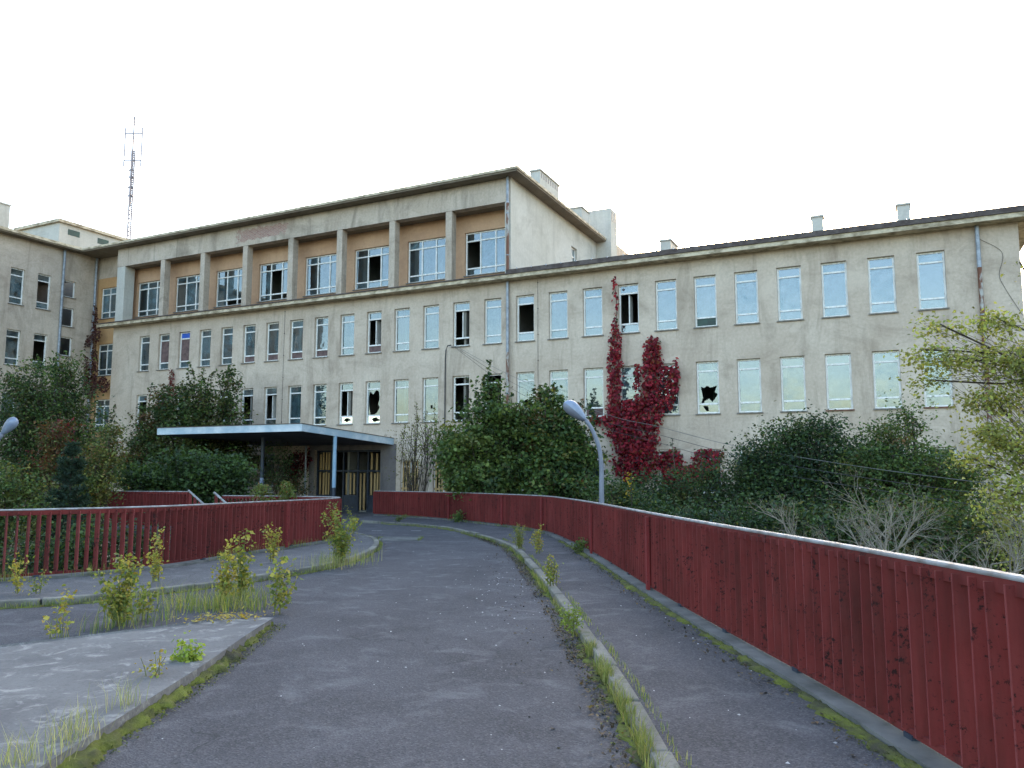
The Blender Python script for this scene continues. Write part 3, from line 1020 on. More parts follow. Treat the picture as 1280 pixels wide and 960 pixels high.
# plain rooms behind the glass
mb = MB()
for z in (GROUND, -.86, 2.84, 6.56, 10.3):
    mb.box(-22.0, 27.2, .3, 5.2, z, z + .12)
mb.quad((-22, 5.2, GROUND), (27.2, 5.2, GROUND), (27.2, 5.2, 10.4), (-22, 5.2, 10.4))
for x in [LEFT_U[0] - 1.2 + 3.536 * k for k in range(8)] + [6.45] + [RIGHT_U[0] + 1.33 + 3.414 * k for k in range(6)]:
    mb.box(x - .06, x + .06, .26, 5.2, GROUND, 10.3)
for z in (10.75, 14.6):
    mb.box(-22.0, 6.4, 1.3, 6, z, z + .1)
mb.quad((-22, 6, 10.7), (6.4, 6, 10.7), (6.4, 6, 15), (-22, 6, 15))
for k in range(9):
    x = -21.9 + 3.55 * k
    mb.box(x - .05, x + .05, 1.28, 6, 10.7, 14.6)
for z in (2.9, 6.6, 10.4, 14.4):
    mb.box(-30, UL - .25, -24, .9, z, z + .1)
    mb.box(UL, -22.2, 1.3, 5, z, z + .1)
mb.quad((-30, -24, GROUND), (-30, 1, GROUND), (-30, 1, 15), (-30, -24, 15))
mb.quad((-30, 4, GROUND), (-22.2, 4, GROUND), (-22.2, 4, 15), (-30, 4, 15))
mb.quad((-30, 1, GROUND), (-30, 4, GROUND), (-30, 4, 15), (-30, 1, 15))
mb.quad((-22.2, 1.3, GROUND), (-22.2, 4, GROUND), (-22.2, 4, 15), (-22.2, 1.3, 15))
mb.build('interior', 'plaster_room', B)

# rain pipes, wires, brackets
def pipe(u, v, zs, r, mats, parent=B):
    for (a, b), m in zip(zip(zs[:-1], zs[1:]), mats):
        mb = MB()
        mb.tube([(u, v, a), (u, v, b)], r, 10)
        mb.build('downpipe', m, parent, smooth=False)
    z = min(zs) + 1
    while z < max(zs):
        mb = MB()
        mb.tube([(u, v, z), (u, v, z + .05)], r + .012, 10)
        mb.box(u - .02, u + .02, v, .02 if v < 0 else v + .1, z, z + .05)
        mb.build('pipe_clip', 'zinc', parent)
        z += 2.1
pipe(6.5, -.12, [ZT, 14.4, 10.75], .07, ['zinc', 'zinc_rust'])
pipe(6.5, -.12, [10.47, 7.0, GROUND], .07, ['zinc', 'zinc_rust'])
pipe(26.0, -.12, [10.47, 8.9, GROUND], .075, ['zinc', 'zinc_rust'])
for v in (-1.48, .8):
    mb = MB()
    mb.tube([(UL + .12, v, 15.72), (UL + .12, v, GROUND)], .08, 10)
    mb.build('downpipe', 'zinc', B)
for u, z1 in ((8.06, 10.4), (-7.6, 10.4)):
    mb = MB()
    mb.tube([(u, -.035, z1), (u, -.035, 0)], .008, 5)
    for z in np.arange(1.5, z1, 1.25):
        mb.box(u - .02, u + .02, -.05, .01, z, z + .03)
    mb.build('lightning_wire', 'cable', B)
mb = MB()
mb.tube([(3.0, -.06, .9), (3.0, -.06, 6.9), (3.06, -.1, 7.35), (3.2, -.18, 7.54), (3.42, -.22, 7.55)], .03, 8)
mb.build('conduit', 'cable', B)
mb = MB()
c_ = [(25.9 + on_facade(1250, 270)[0] - 26.6, -.02, 10.0), (26.75, -.02, 9.4), (26.62, -.02, 8.6), (26.75, -.02, 8.1), (27.25, -.02, 7.0)]
mb.tube(catmull(np.array(c_), .1), .007, 5)
mb.build('loose_wire', 'cable', B)

# entrance canopy: slab that rises outward, on two posts
cz0, cz1 = 2.68, 3.02
cn = tag(empty('entrance_canopy', tuple(bw(-.4, 0, zd(37)))), 'flat blue edged entrance canopy on two posts over the boarded doors', 'canopy')
cn.rotation_euler = (0, 0, math.atan2(U[1], U[0]))
zc0 = zd(37)
ca, cb, cf = -8.65, .35, -6.9
zt = lambda v: cz0 + .42 * (v / cf) - zc0
mb = MB()
mb.hexa([(ca, cf + .05, zt(cf)), (cb - .05, cf + .05, zt(cf)), (cb - .05, -.02, zt(0)), (ca, -.02, zt(0)), (ca, cf + .05, zt(cf) + .26), (cb - .05, cf + .05, zt(cf) + .26), (cb - .05, -.02, zt(0) + .26), (ca, -.02, zt(0) + .26)])
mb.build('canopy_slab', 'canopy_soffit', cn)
mb = MB()
mb.hexa([(ca, cf, zt(cf) - .02), (cb, cf, zt(cf) - .02), (cb, cf + .045, zt(cf) - .02), (ca, cf + .045, zt(cf) - .02), (ca, cf, zt(cf) + .3), (cb, cf, zt(cf) + .3), (cb, cf + .045, zt(cf) + .3), (ca, cf + .045, zt(cf) + .3)])
mb.build('fascia', 'canopy_edge', cn)
mb = MB()
mb.hexa([(cb - .045, cf + .05, zt(cf) - .02), (cb, cf + .05, zt(cf) - .02), (cb, -.02, zt(0) - .02), (cb - .045, -.02, zt(0) - .02), (cb - .045, cf + .05, zt(cf) + .3), (cb, cf + .05, zt(cf) + .3), (cb, -.02, zt(0) + .3), (cb - .045, -.02, zt(0) + .3)])
mb.build('fascia', 'canopy_edge', cn)
mb = MB()
mb.hexa([(ca - .03, cf - .03, zt(cf) + .303), (cb + .03, cf - .03, zt(cf) + .303), (cb + .03, -.01, zt(0) + .303), (ca - .03, -.01, zt(0) + .303), (ca - .03, cf - .03, zt(cf) + .33), (cb + .03, cf - .03, zt(cf) + .33), (cb + .03, -.01, zt(0) + .33), (ca - .03, -.01, zt(0) + .33)])
mb.build('roof_sheet', 'roof_felt', cn)
for px, v, (lo, mid) in ((418, -4.6, (1.35, 'post_blue')), (328, -4.6, (1.3, 'post_dark'))):
    u = on_facade(px, 580, v)[0] + .4
    zb = zd(bw(u, v, 0)[1]) - zc0
    zp = zt(v)
    mb = MB()
    mb.tube([(u, v, zb), (u, v, zb + 1.3)], .085, 14)
    mb.build('post', 'post_dark', cn, smooth=False)
    mb = MB()
    mb.tube([(u, v, zb + 1.3), (u, v, zp + .01)], .088, 14)
    mb.build('post', mid, cn, smooth=False)
    if mid == 'post_dark':
        mb = MB()
        mb.tube([(u, v, zb + 1.3), (u, v, zb + 1.75)], .092, 14)
        mb.build('post_band', 'lamp_glass', cn)
# boarding and pale side wall seen below the canopy
mb = MB()
mb.tube([(-5.5 + .4, -.35, zd(39) - zc0), (-5.5 + .4, -.35, zt(0) - .03)], .05, 8)
mb.build('downpipe', 'zinc', cn)

# rooftop house behind the left wing
hu = -31.0
hv, hz = on_side(75, 274, hu)
hv2, _ = on_side(157, 300, hu)
ph = tag(empty('rooftop_house', tuple(bw(hu, hv, ZT)), math.atan2(U[1], U[0])), 'pale flat roofed rooftop house with two vent openings above the left wing', 'building')
mb = MB()
HH = hz - ZT
mb.box(-5, 0, 0, hv2 - hv + 3, -.3, HH - .22)
mb.build('wall', 'plaster_pale', ph)
mb = MB()
mb.box(-5.2, .2, -.2, hv2 - hv + 3.2, HH - .218, HH)
mb.build('roof', 'roof_edge', ph)
for x0, x1, y in ((85, 100, 288), (122, 136, 299)):
    va, za = on_side(x0, y, hu)
    vb, _ = on_side(x1, y, hu)
    mb = MB()
    mb.box(-.02, .008, va - hv, vb - hv, za - ZT - .32, za - ZT + .12)
    mb.build('vent', 'panel_green', ph)

# antenna mast
mp0 = at(160, 300, 62)
mt_ = at(169, 150, 62)
hgt = mt_[2] - 15.9
mast = tag(empty('antenna_mast', (mp0[0], mp0[1], 15.9)), 'thin lattice antenna mast standing on the roof above the left wing', 'mast')
mb = MB()
legs = [(.16 * math.cos(a), .16 * math.sin(a)) for a in (0.5, 2.6, 4.7)]
for x, y in legs:
    mb.tube([(x, y, 0), (x, y, hgt * .82)], .06, 5)
n = 34
for i in range(n):
    for k in range(3):
        a, b = legs[k], legs[(k + 1) % 3]
        z = hgt * .82 * i / n
        mb.tube([(a[0], a[1], z), (b[0], b[1], z + hgt * .82 / n)], .03, 4)
mb.tube([(0, 0, hgt * .5), (0, 0, hgt + .3)], .075, 6)
mb.build('lattice', 'mast_metal', mast)
for z0, zl, wd_ in ((.74, .22, .72), (.05, .12, .55)):
    for s in (-1, 1):
        mb = MB()
        mb.tube([(s * wd_, 0, hgt * z0 - .2), (s * wd_, 0, hgt * (z0 + zl) - .1)], .06, 5)
        for q in (z0 + .02, z0 + zl - .04):
            mb.tube([(0, 0, hgt * q), (s * wd_, 0, hgt * q)], .055, 5)
        mb.build('aerial', 'mast_metal', mast)
for z in (.55, .6, .66, .7):
    mb = MB()
    mb.box(-.25, .25, -.06, .06, hgt * z, hgt * z + .12)
    mb.build('bracket', 'mast_metal', mast)

# ------------------------------------------------------------------ street lamps, cables
def lamp(px, dist, arm, head, label, r=.07):
    p = at(px, 600, dist)
    e = tag(empty('street_lamp', (p[0], p[1], GROUND)), label, 'street lamp')
    o = np.array([p[0], p[1], GROUND])
    pts = [(0, 0, 0), (0, 0, 2)] + [tuple(at(x, y, dist) - o) for x, y in arm]
    pts = np.array(pts)
    fine = catmull(pts[1:], .12)
    mb = MB()
    mb.tube([pts[0]] + list(fine), [r * 1.25] + list(np.linspace(r * 1.2, r * .62, len(fine))), 12)
    mb.build('pole', 'lamp_paint', e, smooth=True)
    a, b = at(*head[0], dist) - o, at(*head[1], dist) - o      # neck end and far end of the lantern
    ax = b - a
    L = np.linalg.norm(ax); ax /= L
    side = np.cross(ax, (0, 1, 0)); side /= np.linalg.norm(side)
    dep = np.cross(ax, side)
    prof = [(0, .05), (.06, .09), (.12, .105), (.3, .15), (.5, .185), (.7, .195), (.85, .165), (.95, .1), (1, .03)]
    for nm, mt, sgn in (('lamp_head', 'lamp_paint', 1), ('lamp_cover', 'lamp_glass', -1)):
        mb = MB()
        ns = 12
        for t, w_ in prof:
            w_ *= L / .62
            for j in range(ns + 1):
                an = math.pi * j / ns
                mb.v.append(tuple(a + ax * L * t + dep * math.cos(an) * w_ * .9 + side * sgn * math.sin(an) * w_ * (.75 if sgn > 0 else .95)))
        for i in range(len(prof) - 1):
            for j in range(ns):
                q = i * (ns + 1) + j
                mb.f.append((q, q + 1, q + ns + 2, q + ns + 1))
        mb.build(nm, mt, e, smooth=True)
    return e
lamp(752, 17.3, [(752, 620), (752, 590), (750, 565), (745, 548), (738, 533), (731, 524)], ((731, 525), (705, 503)), 'grey curved street lamp rising just behind the right fence')
lamp(-14, 16.5, [(-14, 640), (-14, 600), (-12, 570), (-5, 553), (3, 542)], ((3, 542), (20, 522)), 'grey street lamp in front of the shrubs by the left wing', r=.08)
def cable(pts, label, r=.008, mat='cable_pale'):
    P = np.array([at(*p) for p in pts])
    P = catmull(P, .5)
    o = P[0].copy()
    mb = MB()
    mb.tube(P - o, r, 5)
    c = mb.build('overhead_cable', mat, None, loc=tuple(o))
    tag(c, label, 'cable')
cable([(568, 432, 37.2), (640, 470, 34), (752, 516, 29.5), (822, 533, 27), (917, 557, 24), (1060, 581, 20.5), (1185, 598, 17.5), (1280, 609, 15.5), (1420, 622, 13)], 'pale overhead cable sagging from the wall bracket, topmost of three')
cable([(568, 433, 37.2), (640, 478, 34), (740, 522, 29.8), (822, 543, 27), (917, 568, 24), (1000, 584, 21.5), (1100, 600, 18.8), (1280, 624, 15), (1420, 640, 12.5)], 'dark overhead cable sagging from the wall bracket, middle one of three', mat='cable')
cable([(568, 434, 37.2), (640, 486, 34), (740, 530, 29.8), (822, 553, 27), (917, 580, 24), (1000, 597, 21.5), (1100, 613, 18.8), (1280, 640, 15), (1420, 660, 12.5)], 'dark overhead cable sagging from the wall bracket, lowest of three', mat='cable')
# ------------------------------------------------------------------ trees and shrubs
DARK, MID, FRESH = (.026, .05, .02), (.06, .105, .032), (.11, .165, .042)
OLIVE, YEL, LIME, RUST, REDL, BROWN = (.125, .12, .038), (.24, .21, .045), (.15, .18, .045), (.15, .06, .025), (.13, .014, .02), (.085, .055, .03)
BLUEG = (.035, .065, .048)
def px_lobe(px, py, rx, ry, d, depth=.85):
    return np.array(at(px, py, d)), np.array([rx * d / F_PX, rx * depth * d / F_PX, ry * d / F_PX])
def tree(name, label, cat, px, d, lobes, nleaf, size, pal, wts, trunk_r=.1, clump=.27, group=None, shoots=(), bark='bark', per=55, lobed=False, z0=GROUND, stems=1, shell=2.4, up=.6, fork=(.3, .5), twig=1.0):
    b = at(px, 600, d)
    o = np.array([b[0], b[1], z0])
    e = tag(empty(name, tuple(o)), label, cat, group)
    L = [px_lobe(*l) for l in lobes]
    vol = np.array([np.prod(r) ** .8 for _, r in L])
    ncl = max(6, nleaf // per)
    which = rng.choice(len(L), ncl, p=vol / vol.sum())
    mb = MB()
    top = np.mean([c for c, _ in L], 0) - o
    limb = []
    trunks = [np.array([rng.normal(0, .25), rng.normal(0, .25), 0]) * (stems > 1) for _ in range(stems)]
    for c, r in L:
        tip = c - o + np.array([0, 0, r[2] * .3])
        s = trunks[len(limb) % stems]
        f = np.array([top[0] * .25, top[1] * .25, max(.6, (tip[2]) * rng.uniform(*fork))])
        mid = (f + tip) / 2 + rng.normal(0, .12, 3)
        P = catmull(np.array([s, (s + f) / 2 + rng.normal(0, .05, 3), f, mid, tip]), .35)
        limb.append(P)
        mb.tube(P, np.linspace(trunk_r, .018, len(P)), 6)
    cen = []
    for k in which:
        c, r = L[k]
        dv = rng.normal(size=3)
        dv /= np.linalg.norm(dv)
        p = c - o + dv * r * rng.uniform(0, 1) ** (1 / shell) * rng.uniform(.75, 1.08)
        cen.append(p)
        P = limb[k]
        j = int(len(P) * rng.uniform(.45, 1)) - 1
        q = P[j]
        m = (p + q) / 2 + np.array([0, 0, .08])
        mb.tube([q, m, p], [.014 * twig, .01 * twig, .005 * twig], 4, cap=False)
    cen = np.array(cen)
    cnt = rng.poisson(per, ncl) + 3
    cc = np.repeat(cen, cnt, 0)
    sz = np.repeat(rng.uniform(.6, 1.35, ncl) * clump, cnt)
    P = cc + rng.normal(size=(len(cc), 3)) * sz[:, None] * np.array([1, 1, .62])
    # each clump leans to one hue of the palette
    pal_ = np.array([p[:3] for p in pal])
    w_ = np.array(wts, float) / sum(wts)
    cl = pal_[rng.choice(len(pal_), ncl, p=w_)]
    T = np.repeat(cl, cnt, 0) * .62 + tints(len(P), pal, wts, .2) * .38 + rng.choice([0, .02], (len(P), 1), p=[.8, .2]) * np.array([[1, 1.3, .4]])
    T = T * rng.uniform(.6, 1.45, (len(P), 1))
    ex, exT = [], []
    for sx, sy, by in shoots:          # upright leafy shoots above the crown
        a, t_ = np.array(at(sx + rng.normal(0, 2), by, d)) - o, np.array(at(sx, sy, d)) - o
        a += np.array([0, rng.normal(0, .5), 0]); t_ += np.array([0, rng.normal(0, .5), 0])
        mb.tube([a, (a + t_) / 2 + rng.normal(0, .04, 3), t_], [.016, .011, .004], 4, cap=False)
        n = int(np.linalg.norm(t_ - a) / .022)
        s_ = rng.uniform(0, 1, n) ** .8
        q = a + (t_ - a) * s_[:, None] + rng.normal(size=(n, 3)) * (np.array([.15, .15, .05]) * (1.15 - s_)[:, None])
        ex.append(q)
        exT.append(tints(n, pal, wts, .3))
    if ex:
        P = np.vstack([P] + ex)
        T = np.vstack([T] + exT)
    mb.build('trunk', bark, e, smooth=True)
    leaf_soup('crown', P, size, T, e, up=up, lobed=lobed)
    return e
GRN = [DARK, MID, FRESH, OLIVE]
# left side, before the wing and behind the open fence
tree('tree', 'tall dense dark green tree hiding the foot of the left wing', 'tree', 60, 27, [(60, 500, 52, 50, 27), (20, 530, 50, 55, 27), (95, 545, 48, 60, 27.5), (60, 590, 75, 50, 27), (80, 462, 22, 20, 27), (30, 478, 28, 24, 27)], 24000, .115, GRN + [BROWN], [5, 4, 1.5, 1.2, .6], .14, shoots=[(78, 440, 470), (88, 446, 475), (40, 452, 480), (15, 465, 490), (108, 470, 500)])
tree('tree', 'reddish dark shrub tangled into the tall tree by the left wing', 'shrub', 75, 25, [(68, 545, 16, 34, 25), (60, 590, 24, 22, 25), (80, 575, 16, 25, 25)], 3565, .1, [REDL, RUST, OLIVE, MID], [2, 2, 2, 3], .05, clump=.25)
tree('tree', 'yellow flecked shrub between the small pine and the far red fence', 'shrub', 122, 25, [(120, 590, 22, 45, 25), (135, 560, 14, 35, 25.5), (110, 620, 22, 25, 24.5)], 5580, .1, [MID, OLIVE, LIME, YEL, RUST], [4, 4, 1.5, .8, .8], .05, clump=.22)
tree('tree', 'low leafy shrub with yellowing leaves at the foot of the left lamp', 'shrub', 6, 21, [(8, 610, 30, 30, 21), (0, 650, 40, 40, 21), (40, 625, 26, 26, 21), (60, 660, 45, 40, 21)], 7440, .1, [MID, FRESH, OLIVE, YEL, DARK], [4, 2, 2, .6, 3], .05, clump=.25)
tree('tree', 'dark undergrowth shrub seen between the slats of the open fence', 'shrub', 120, 18.5, [(120, 690, 60, 45, 18.5), (50, 700, 55, 40, 18), (190, 690, 45, 40, 19)], 6510, .1, [DARK, MID, OLIVE, RUST], [5, 4, 1, .6], .05, clump=.28, z0=GROUND)
# maples left of the canopy
tree('maple_tree', 'olive topped maple with upright shoots just left of the canopy', 'tree', 250, 40, [(262, 500, 34, 34, 40), (230, 515, 32, 36, 40), (285, 480, 16, 22, 40), (205, 540, 36, 44, 40), (250, 545, 58, 50, 40), (290, 525, 24, 34, 40), (250, 580, 66, 45, 40), (300, 580, 46, 40, 40)], 26000, .13, [DARK, MID, OLIVE, BROWN, FRESH], [3, 4, 2.8, 1, 1], .13, shoots=[(245, 455, 490), (252, 460, 490), (285, 452, 480), (292, 458, 485), (236, 466, 500), (275, 468, 495), (224, 474, 505), (262, 462, 490), (300, 470, 500)], lobed=True)
tree('maple_tree', 'rust tinged young maple against the blank corner of the pale front wall', 'tree', 190, 40, [(190, 530, 24, 34, 40), (178, 570, 28, 35, 40), (205, 500, 12, 22, 40), (160, 590, 20, 30, 40)], 7440, .12, [DARK, MID, OLIVE, RUST, BROWN], [3, 3, 2.5, 1.6, 1], .09, shoots=[(190, 478, 510), (196, 484, 510), (160, 540, 570), (138, 505, 560), (141, 515, 560)], lobed=True)
tree('maple_tree', 'low dark green maple with broad leaves under the canopy edge', 'tree', 235, 30, [(235, 590, 50, 34, 30), (190, 600, 40, 28, 30), (285, 597, 40, 28, 30.5), (240, 625, 80, 30, 30)], 10850, .14, [DARK, MID, FRESH], [4, 4, 1.2], .08, lobed=True)
tree('shrub', 'shaded shrub standing behind the dark canopy post', 'shrub', 350, 37, [(348, 585, 20, 35, 37.5), (362, 610, 26, 22, 37)], 3100, .11, [DARK, MID, RUST, BROWN], [3, 3, 1, 1.5], .05, clump=.25)
# centre maples
tree('maple_tree', 'big green maple rising highest beside the rain pipe in the middle of the front', 'tree', 622, 30, [(620, 530, 42, 38, 30), (600, 570, 48, 40, 30), (650, 550, 40, 50, 30), (612, 498, 18, 24, 30.2), (625, 600, 60, 35, 29.5)], 17825, .14, [DARK, MID, FRESH, LIME, OLIVE], [2.5, 4, 2.6, 1.3, 1.3], .13, shoots=[(612, 450, 500), (606, 470, 510), (622, 474, 510), (596, 490, 530), (640, 490, 530), (583, 510, 545)], lobed=True)
tree('maple_tree', 'green maple with yellow patches standing behind the right street lamp', 'tree', 705, 29, [(700, 540, 34, 36, 29), (690, 575, 42, 40, 29), (725, 570, 34, 45, 29), (680, 510, 18, 24, 29.2), (705, 610, 52, 30, 28.5)], 14725, .14, [DARK, MID, FRESH, YEL, RUST], [3, 4, 2.2, .5, .5], .12, shoots=[(675, 480, 520), (684, 486, 520), (692, 478, 520), (702, 492, 530), (664, 494, 530), (738, 506, 550), (742, 512, 550), (726, 500, 540)], lobed=True)
tree('maple_tree', 'yellow green low maple at the fence beside the boarded windows', 'tree', 575, 31.5, [(572, 575, 26, 30, 31.5), (590, 600, 32, 24, 31.2), (562, 545, 14, 18, 31.5)], 5580, .13, [MID, FRESH, LIME, OLIVE, YEL], [3, 3, 2, 1.5, .5], .07, lobed=True)
tree('shrub', 'thin half bare shrub with few leaves in front of the boarded windows', 'shrub', 522, 34, [(520, 560, 28, 40, 34), (535, 545, 26, 30, 34), (510, 590, 24, 24, 34)], 900, .09, [OLIVE, LIME, BROWN, YEL], [3, 2, 2, .6], .035, clump=.3, per=9, bark='bark', shoots=[(518, 500, 570), (530, 512, 570), (544, 505, 570), (505, 530, 580), (524, 520, 575)], stems=4)
# dark shrubs on the right
tree('tree', 'very dark rounded tree in front of the plain wall below the pale windows', 'tree', 1000, 23, [(1000, 570, 62, 42, 23), (955, 595, 50, 45, 23), (1045, 585, 52, 45, 23), (980, 545, 28, 22, 23), (1025, 540, 32, 22, 23), (1000, 630, 100, 48, 22.5), (935, 575, 22, 18, 23), (1075, 570, 26, 22, 23)], 32000, .1, [DARK, MID, BLUEG, OLIVE], [6, 3, 2, .5], .13, shoots=[(1000, 512, 550), (1012, 518, 550), (1035, 515, 550), (975, 530, 560), (945, 545, 580), (1055, 530, 570)])
tree('tree', 'lighter green tree with a high side branch near the right rain pipe', 'tree', 1140, 21, [(1130, 580, 56, 36, 21), (1175, 598, 50, 36, 21), (1095, 590, 46, 36, 21), (1140, 522, 18, 20, 21.3), (1110, 545, 34, 18, 21.2), (1140, 640, 80, 40, 20.5), (1200, 620, 34, 34, 21)], 23000, .1, [MID, DARK, FRESH, OLIVE, RUST], [5, 2.5, 2, 1.2, .4], .11, shoots=[(1143, 505, 540), (1136, 512, 540), (1150, 530, 560), (1205, 590, 620)])
tree('shrub', 'dark shrub climbing into the red creeper behind the fence', 'shrub', 845, 24, [(850, 610, 46, 28, 24), (810, 620, 40, 26, 24), (890, 605, 34, 30, 24), (860, 640, 80, 30, 23.5), (935, 625, 40, 34, 23.5)], 13175, .1, [DARK, MID, OLIVE, BROWN], [6, 3, .8, .6], .07, shoots=[(842, 548, 590), (876, 560, 600), (905, 555, 600), (925, 560, 600)])
tree('shrub', 'dark shrub at the foot of the right street lamp', 'shrub', 770, 22, [(770, 620, 36, 26, 22), (800, 650, 50, 30, 21.5)], 5890, .1, [DARK, MID, OLIVE, YEL], [6, 3, .8, .25], .06)
tree('shrub', 'low dark thicket behind the right fence under the very dark tree', 'shrub', 960, 18, [(900, 650, 50, 30, 18), (960, 660, 60, 34, 18), (1030, 665, 60, 34, 17.5), (1090, 670, 60, 36, 17)], 9000, .1, [DARK, MID, BLUEG, OLIVE], [6, 3, 1, .6], .05, clump=.3, stems=3)
tree('shrub', 'low thicket with rusty leaves behind the bare twiggy shrubs', 'shrub', 1170, 16, [(1150, 660, 60, 34, 16), (1220, 670, 60, 40, 16), (1180, 700, 80, 36, 15.5), (1280, 690, 60, 60, 16)], 9500, .1, [DARK, MID, OLIVE, RUST, LIME], [4, 4, 1.5, .6, .6], .05, clump=.3, stems=3)
# ash-leaved tree at the right edge, trunk outside the picture
AL = [(1175, 408, 38, 9, 14.5), (1150, 440, 22, 10, 14.5), (1195, 452, 60, 13, 14.5), (1160, 478, 24, 10, 14.6), (1245, 402, 30, 18, 14), (1262, 450, 34, 30, 14), (1240, 500, 44, 16, 14.3), (1265, 560, 36, 36, 14), (1235, 540, 22, 12, 14.2), (1262, 625, 36, 36, 13.8), (1215, 575, 22, 9, 14.4), (1270, 680, 30, 30, 13.5), (1275, 330, 12, 9, 14), (1300, 480, 30, 60, 14), (1310, 600, 30, 70, 14)]
tree('ash_leaved_tree', 'light yellow green tree reaching in over the right rain pipe', 'tree', 1400, 14.3, AL, 7800, .085, [(.26, .29, .075), (.17, .17, .055), (.36, .33, .08), (.15, .19, .05)], [5, 3, 2.2, 2], .035, clump=.19, per=24, fork=(.72, .98), twig=.5, bark='bark', up=.3)
# small pine
def pine():
    b = at(85, 640, 19.5)
    o = np.array([b[0], b[1], GROUND])
    H = at(85, 556, 19.5)[2] - GROUND
    e = tag(empty('pine_tree', tuple(o)), 'small blue green pine standing behind the open slat fence', 'tree')
    mb = MB()
    mb.tube([(0, 0, 0), (0, 0, H * .6), (.02, 0, H)], [.06, .035, .008], 7)
    V, T = [], []
    tips = []
    for i in range(26):
        z = H * (.42 + .57 * i / 25) + rng.normal(0, .05)
        n = 4 if i < 24 else 2
        ln = (.62 * (1 - i / 25) ** .8 + .12) * rng.uniform(.75, 1.2)
        for k in range(n):
            a = 2 * math.pi * (k + .37 * i) / n + rng.normal(0, .3)
            p0 = np.array([0, 0, z])
            p1 = p0 + np.array([math.cos(a) * ln, math.sin(a) * ln, ln * rng.uniform(.5, .95)])
            mb.tube([p0, p1], [.014, .005], 4)
            m = int(90 * ln) + 30
            s = rng.uniform(.2, 1.0, m)[:, None]
            tips.append(p0 + (p1 - p0) * s)
    P = np.vstack(tips)
    mb.build('trunk', 'bark', e)
    leaf_soup('crown', np.repeat(P, 3, 0), .13, tints(3 * len(P), [(.04, .075, .055), (.06, .1, .075), (.05, .085, .045)], None, .25), e, width=.07, up=.1, droop=-.5)
pine()
# yellow leaves caught in the dark shrub
Y = np.array([at(786, 597, 21)] * 26 + [at(786, 615, 21)] * 14) + rng.normal(size=(40, 3)) * np.array([.06, .06, .12])
yl = tag(empty('leaf_spray', tuple(Y[0] - np.array([0, 0, .3]))), 'bright yellow leaf spray on the dark shrub below the red creeper', 'leaves')
mb = MB()
mb.tube([(0, 0, -1.2), (0, 0, .1), (.03, 0, .4)], .008, 4)
mb.build('twig', 'bark', yl)
leaf_soup('foliage', Y - Y[0] + np.array([0, 0, .3]), .08, tints(40, [(.5, .33, .02), (.4, .25, .03)]), yl)

def bare_shrub(px, d, label, h=1.0, n=9, z0=None, spread=1.0, lean=0):
    b = at(px, 660, d)
    o = np.array([b[0], b[1], GROUND if z0 is None else z0])
    e = tag(empty('bare_shrub', tuple(o)), label, 'shrub')
    mb = MB()
    tips = []
    def grow(p, dr, ln, r, lvl):
        q = p + dr * ln + rng.normal(0, .04, 3) * ln
        m = (p + q) / 2 + rng.normal(0, .05, 3) * ln
        mb.tube([p, m, q], [r, r * .8, r * .6], 5 if lvl < 2 else 4, cap=False)
        if lvl >= 5 or ln < .1:
            tips.append(q)
            return
        for _ in range(3 if lvl in (1, 2) else 2):
            nd = dr + rng.normal(0, .45, 3) * np.array([1, .6, 1]) + np.array([0, 0, .04])
            nd /= np.linalg.norm(nd)
            grow(m if rng.random() < .35 else q, nd, ln * rng.uniform(.5, .82), r * .55, lvl + 1)
    for i in range(n):
        hub = np.array([rng.uniform(-1, 1) * spread, rng.uniform(-.5, .5), h * rng.uniform(.86, 1.06)])
        f = np.array([rng.normal(0, .12), rng.normal(0, .12), 0])
        mb.tube(catmull(np.array([f, f + (hub - f) * np.array([.2, .2, .45]), hub]), .4), np.linspace(.035, .02, len(catmull(np.array([f, f + (hub - f) * np.array([.2, .2, .45]), hub]), .4))), 6, cap=False)
        for _ in range(3):
            dr = np.array([rng.normal(np.sign(hub[0]) * .45, .6), rng.normal(0, .35), .75])
            dr /= np.linalg.norm(dr)
            grow(hub, dr, rng.uniform(.35, .6), .014, 1)
    mb.build('branches', 'bark_grey', e, smooth=True)
    tp = np.array(tips)
    tp = tp[rng.random(len(tp)) < .5]
    leaf_soup('leaves', tp, .04, tints(len(tp), [OLIVE, LIME, BROWN]), e)
bare_shrub(1080, 12.5, 'bare grey twiggy shrub spreading behind the white rail, the wider one', 4.45, 11, spread=1.35)
bare_shrub(1215, 10.8, 'bare grey twiggy shrub below the yellow green tree', 4.3, 10, spread=1.05)

# ------------------------------------------------------------------ creepers
def creeper(label, blobs, n, size, pal, wts, mapper, facing, stems, thick=.22):
    o = np.array(mapper(*stems[0][0], 0))
    o[2] = GROUND
    e = tag(empty('creeper', tuple(o)), label, 'creeper')
    mb = MB()
    for s in stems:
        P = [np.array(mapper(*p, .05)) - o for p in s]
        mb.tube(catmull(np.array(P), .2), .016, 5)
    mb.build('stem', 'bark', e)
    area = np.array([b[2] * b[3] for b in blobs], float)
    k = rng.choice(len(blobs), n, p=area / area.sum())
    P = []
    for i in k:
        x, y, rx, ry = blobs[i]
        a, r = rng.uniform(0, 2 * math.pi), math.sqrt(rng.uniform(0, 1)) * (1 + abs(rng.normal(0, .12)))
        P.append(np.array(mapper(x + math.cos(a) * r * rx, y + math.sin(a) * r * ry, .04 + abs(rng.normal(0, .5)) * thick)) - o)
    leaf_soup('foliage', np.array(P), size, tints(n, pal, wts, .3), e, facing=facing, droop=1.0, width=.8)
def front(x, y, off):
    u, z = on_facade(x, y, -off)
    return bw(u, -off, z)
VINE = [(.27, .016, .03), (.17, .012, .024), (.36, .032, .04), (.1, .014, .02), (.2, .06, .025), (.06, .07, .025)]
